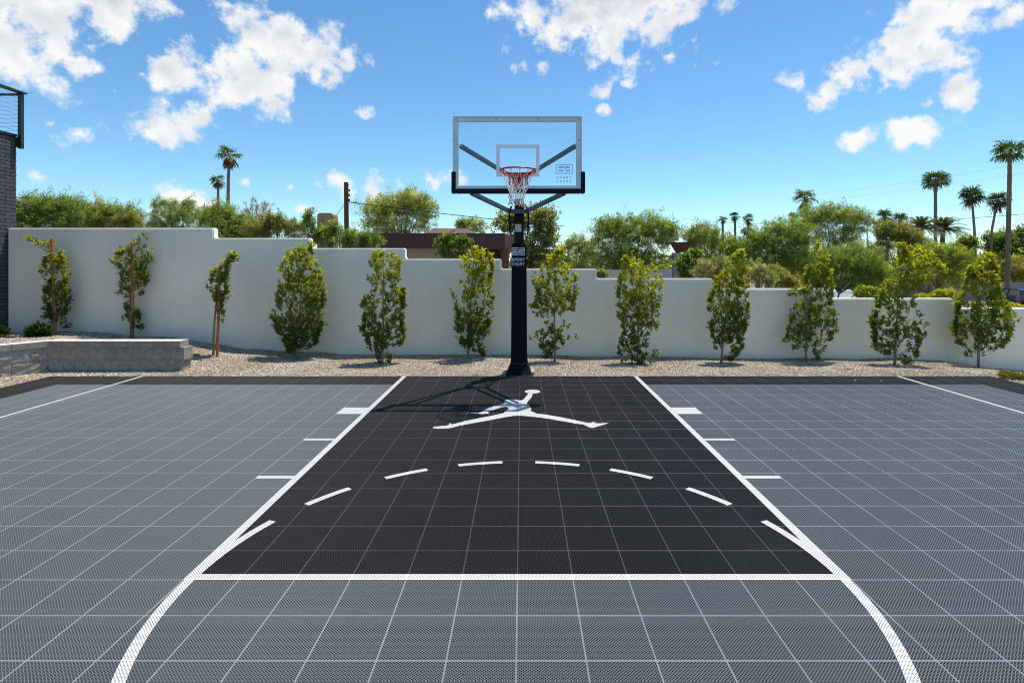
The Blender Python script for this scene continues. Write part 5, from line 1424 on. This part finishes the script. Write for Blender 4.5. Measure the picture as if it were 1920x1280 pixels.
# ------------------------------------------------------------------ canopy pillar, low pale wall, long grey wall
def pillar():
    Y = 23; b = W(1268, 0, Y); b.z = gz(b.x, Y) - .1; root = empty('entry_pillar', b); tag(root, 'grey entry pillar carrying a flared maroon slatted canopy', 'pillar'); inv = Matrix.Translation(-b)
    zt = W(0, 474, Y).z; w = (W(1275, 0, Y).x - W(1262, 0, Y).x)/2
    o = MB().box(b.x - w, b.x + w, Y - w, Y + w, b.z, zt).build('post', M['conc'], root, bevel=.01); o.matrix_parent_inverse = inv
    zc = W(0, 456, Y).z; n = 8
    lo, hi = W(1265, 0, Y).x, W(1250, 0, Y).x; lo1, hi1 = W(1282, 0, Y).x, W(1288, 0, Y).x
    for k in range(n):                                        # flared slats
        t0, t1 = k/n, (k+.86)/n
        v = []
        for t in (t0, t1):
            v += [(lo + (lo1 - lo)*t, Y - .2, zt), (hi + (hi1 - hi)*t, Y - .5, zc + .03*(t))]
        vb = [(x, y + .05, z) for x, y, z in v]
        o = MB().add(v + vb, [(0,2,3,1),(4,5,7,6),(0,1,5,4),(2,6,7,3),(1,3,7,5),(0,4,6,2)]).build('canopy_slat', M['maroon'], root); o.matrix_parent_inverse = inv
    v = [(lo1 + .01, Y - .2, zt), (hi1 + .01, Y - .5, zc + .03), (hi1 + .01, Y + .5, zc + .03), (lo1 + .01, Y + .2, zt)]; v += [(x + .04, y, z) for x, y, z in v]
    o = MB().add(v, [(0,1,2,3),(7,6,5,4),(0,4,5,1),(1,5,6,2),(2,6,7,3),(3,7,4,0)]).build('canopy_side', mat('rusty_red_side', (.13, .015, .012), .5), root); o.matrix_parent_inverse = inv
    o = MB().box(hi + .05, hi1, Y - .48, Y + .5, zc - .02, zc + .02).build('canopy_top', M['maroon'], root); o.matrix_parent_inverse = inv
    ob = MB(); ob.tube([W(1261, 480, Y - .1), W(1258, 483, Y - .2), W(1257, 485, Y - .2)], .03, 6); o = ob.build('lamp_hook', M['black_metal'], root); o.matrix_parent_inverse = inv
    w0 = MB().box(W(1085, 0, 24).x, W(1264, 0, 24).x, 24, 24.2, -1.0, W(0, 506, 24).z).build('low_wall', mat('pale_render', (.52, .49, .46), .9, var=.06)); tag(w0, 'low pale rendered wall behind the big domed mesquite', 'wall')
    fe = empty('metal_fence', (W(1252, 0, 24.1).x, 24.1, W(0, 506, 24).z)); tag(fe, 'short black railing on top of the low pale wall beside the pillar', 'fence'); iv = Matrix.Translation((-W(1252, 0, 24.1).x, -24.1, -W(0, 506, 24).z))
    za, zb_ = W(0, 505.5, 24).z, W(0, 500, 24).z; xa, xb = W(1240, 0, 24).x, W(1262, 0, 24).x
    ob = MB(); ob.box(xa, xb, 24.08, 24.12, zb_ - .03, zb_); o = ob.build('rail', M['black_metal'], fe); o.matrix_parent_inverse = iv
    for k in range(8):
        x = xa + (xb - xa)*k/7; o = MB().box(x - .012, x + .012, 24.085, 24.115, za, zb_ - .031).build('picket', M['black_metal'], fe); o.matrix_parent_inverse = iv
    p0, p1 = W(1560, 522, 62), W(1990, 531, 58)
    v = [(p0.x, p0.y, -2.8), (p1.x, p1.y, -2.8), (p1.x, p1.y + .2, -2.8), (p0.x, p0.y + .2, -2.8), (p0.x, p0.y, p0.z), (p1.x, p1.y, p1.z), (p1.x, p1.y + .2, p1.z), (p0.x, p0.y + .2, p0.z)]
    o = MB().add(v, [(3,2,1,0),(4,5,6,7),(0,1,5,4),(1,2,6,5),(2,3,7,6),(3,0,4,7)]).build('street_wall', M['grey_wall']); tag(o, 'long grey rendered wall across the street behind the dark car', 'wall')
pillar()

# ------------------------------------------------------------------ cars
def car(label, loc, rz, paint, glass, height=1.62, length=4.6, width=1.86, grp='cars beyond the wall'):
    root = empty('parked_car', loc, rz); tag(root, label, 'car', grp)
    L, w, h = length, width/2, height
    # length along +x (front), cross-sections from tail to nose: (x, half width, belt z, roof half width, roof z)
    sec = [(-.50*L, .90*w, .62*h), (-.47*L, .97*w, .66*h), (-.2*L, w, .67*h), (.1*L, w, .66*h), (.25*L, .98*w, .62*h), (.42*L, .93*w, .54*h), (.5*L, .80*w, .45*h)]
    v, f = [], []; zl = .17*h
    for (x, hw, zt) in sec: v += [(x, -hw*.94, zl), (x, -hw, .40*h), (x, -hw*.95, zt), (x, hw*.95, zt), (x, hw, .40*h), (x, hw*.94, zl)]
    for i in range(len(sec)-1):
        for k in range(6): f.append((i*6+k, i*6+(k+1) % 6, (i+1)*6+(k+1) % 6, (i+1)*6+k))
    f.append(tuple(range(6))[::-1]); f.append(tuple(range(len(v)-6, len(v))))
    mb = MB().add(v, f)
    # roof and pillars
    cab = [(-.46*L, .62*h, .82*w), (-.37*L, .965*h, .70*w), (-.30*L, h, .72*w), (.02*L, .985*h, .72*w), (.09*L, .95*h, .70*w), (.245*L, .63*h, .84*w)]
    roof = [(-.385*L, .955*h, .70*w), (-.30*L, h, .70*w), (.0*L, .99*h, .70*w), (.075*L, .955*h, .69*w)]
    v2 = []
    for (x, z, hw) in roof: v2 += [(x, -hw, z), (x, hw, z), (x, hw*.98, z - .05), (x, -hw*.98, z - .05)]
    f2 = []
    for i in range(3):
        for k in range(4): f2.append((i*4+k, i*4+(k+1) % 4, (i+1)*4+(k+1) % 4, (i+1)*4+k))
    f2 += [(3, 2, 1, 0), (12, 13, 14, 15)]
    mb.add(v2, f2)
    for s in (-1, 1):
        for (a, b_) in (((-.455*L, .84*w, .66*h), (-.385*L, .70*w, .95*h)), ((-.12*L, .90*w, .66*h), (-.13*L, .71*w, .97*h)), ((.235*L, .84*w, .64*h), (.075*L, .69*w, .95*h))):
            mb.bar((a[0], s*a[1], a[2]), (b_[0], s*b_[1], b_[2]), .07, .07)
    mb.build('body', paint, root, bevel=.03)
    gv_ = []
    for (x, z, hw) in ((-.45*L, .64*h, .80*w), (-.385*L, .945*h, .67*w), (.065*L, .945*h, .66*w), (.235*L, .63*h, .80*w)): gv_ += [(x, -hw, z), (x, hw, z)]
    MB().add(gv_[0:4], [(0, 1, 3, 2)]).build('rear_window', glass, root)
    MB().add(gv_[4:8], [(0, 1, 3, 2)]).build('windscreen', glass, root)
    for s in (-1, 1):
        MB().add([(-.44*L, s*.86*w, .655*h), (.23*L, s*.86*w, .645*h), (.07*L, s*.685*w, .945*h), (-.38*L, s*.685*w, .945*h)], [(0, 1, 2, 3)]).build('side_window', glass, root)
        MB().box(-.505*L, -.47*L, min(s*.60*w, s*.93*w), max(s*.60*w, s*.93*w), .52*h, .60*h).build('tail_lamp', M['tail'], root, bevel=.01)
        MB().box(.455*L, .49*L, min(s*.52*w, s*.80*w), max(s*.52*w, s*.80*w), .43*h, .49*h).build('headlight', M['galv'], root, bevel=.01)
        for x in (-.31*L, .31*L):
            wh = MB().tube([(x, s*(w - .22), .34), (x, s*(w - .01), .34)], .335, 18).build('wheel', M['tyre'], root)
            MB().tube([(x, s*(w - .03), .34), (x, s*(w + .004), .34)], .22, 12).build('rim', M['galv'], wh)
    MB().box(-.512*L, -.50*L, -.17, .17, .42*h, .49*h).build('number_plate', M['plate'], root)
    MB().box(-.52*L, -.46*L, -.9*w, .9*w, .20*h, .36*h).build('bumper', M['rubber_pad'], root, bevel=.03)
P_ = W(1897, 0, 50)
car('dark blue estate car seen from behind at the right edge', (P_.x, 50, gz(P_.x, 50)), R(84), M['car_dark'], M['glass_dark'], 1.66)
P_ = W(1580, 0, 44)
car('white car half hidden behind the wall under the spreading mesquite', (P_.x, 44, gz(P_.x, 44)), R(-118), M['car_white'], M['glass_blue'], 1.5)

# ------------------------------------------------------------------ far-off trees that read as one mass
def treeline():
    rng = np.random.default_rng(77); n = 20000
    x = rng.uniform(-190, 230, n); y = rng.uniform(125, 150, n)
    top = 5.2 + 2.4*np.array([mnoise.noise(Vector((a*.06, 1.7, 0))) + .5*mnoise.noise(Vector((a*.21, 4.1, 0))) for a in x])
    z = -2.2 + rng.random(n)**.8*(top + 2.0)
    d = unit(rng.normal(0, 1, (n, 3)) + np.array([0, 0, .4]))
    v, f = leaf_arrays(np.stack([x, y, z], 1), d, unit(rng.normal(0, 1, (n, 3))), rng.uniform(.7, 1.6, n), rng.uniform(.3, .7, n))
    o = link('treeline', np_mesh('treeline', v, f, M['feather'], np.repeat(palette(n, OL + GR + DK, .2, rng), 4, axis=0)))
    tag(o, 'far green belt of trees along the horizon', 'trees', kind='stuff')
treeline()

for lbl, px, py in (('small white pebble on the black court border, nearer the hoop', 1603, 714), ('tiny white pebble on the black court border, nearer the right edge', 1652, 714.5)):
    p = W(px, py, F*H/(py - VY)); bm = bmesh.new(); bmesh.ops.create_icosphere(bm, subdivisions=1, radius=.013)
    for v in bm.verts: v.co.z *= .6; v.co *= 1 + .2*mnoise.noise(v.co*80 + Vector((px, 0, 0)))
    me = bpy.data.meshes.new('pebble'); bm.to_mesh(me); bm.free(); me.materials.append(M['print_white'])
    o = link('pebble', me); o.location = (p.x, p.y, .008); tag(o, lbl, 'pebble', 'white pebbles on the court')
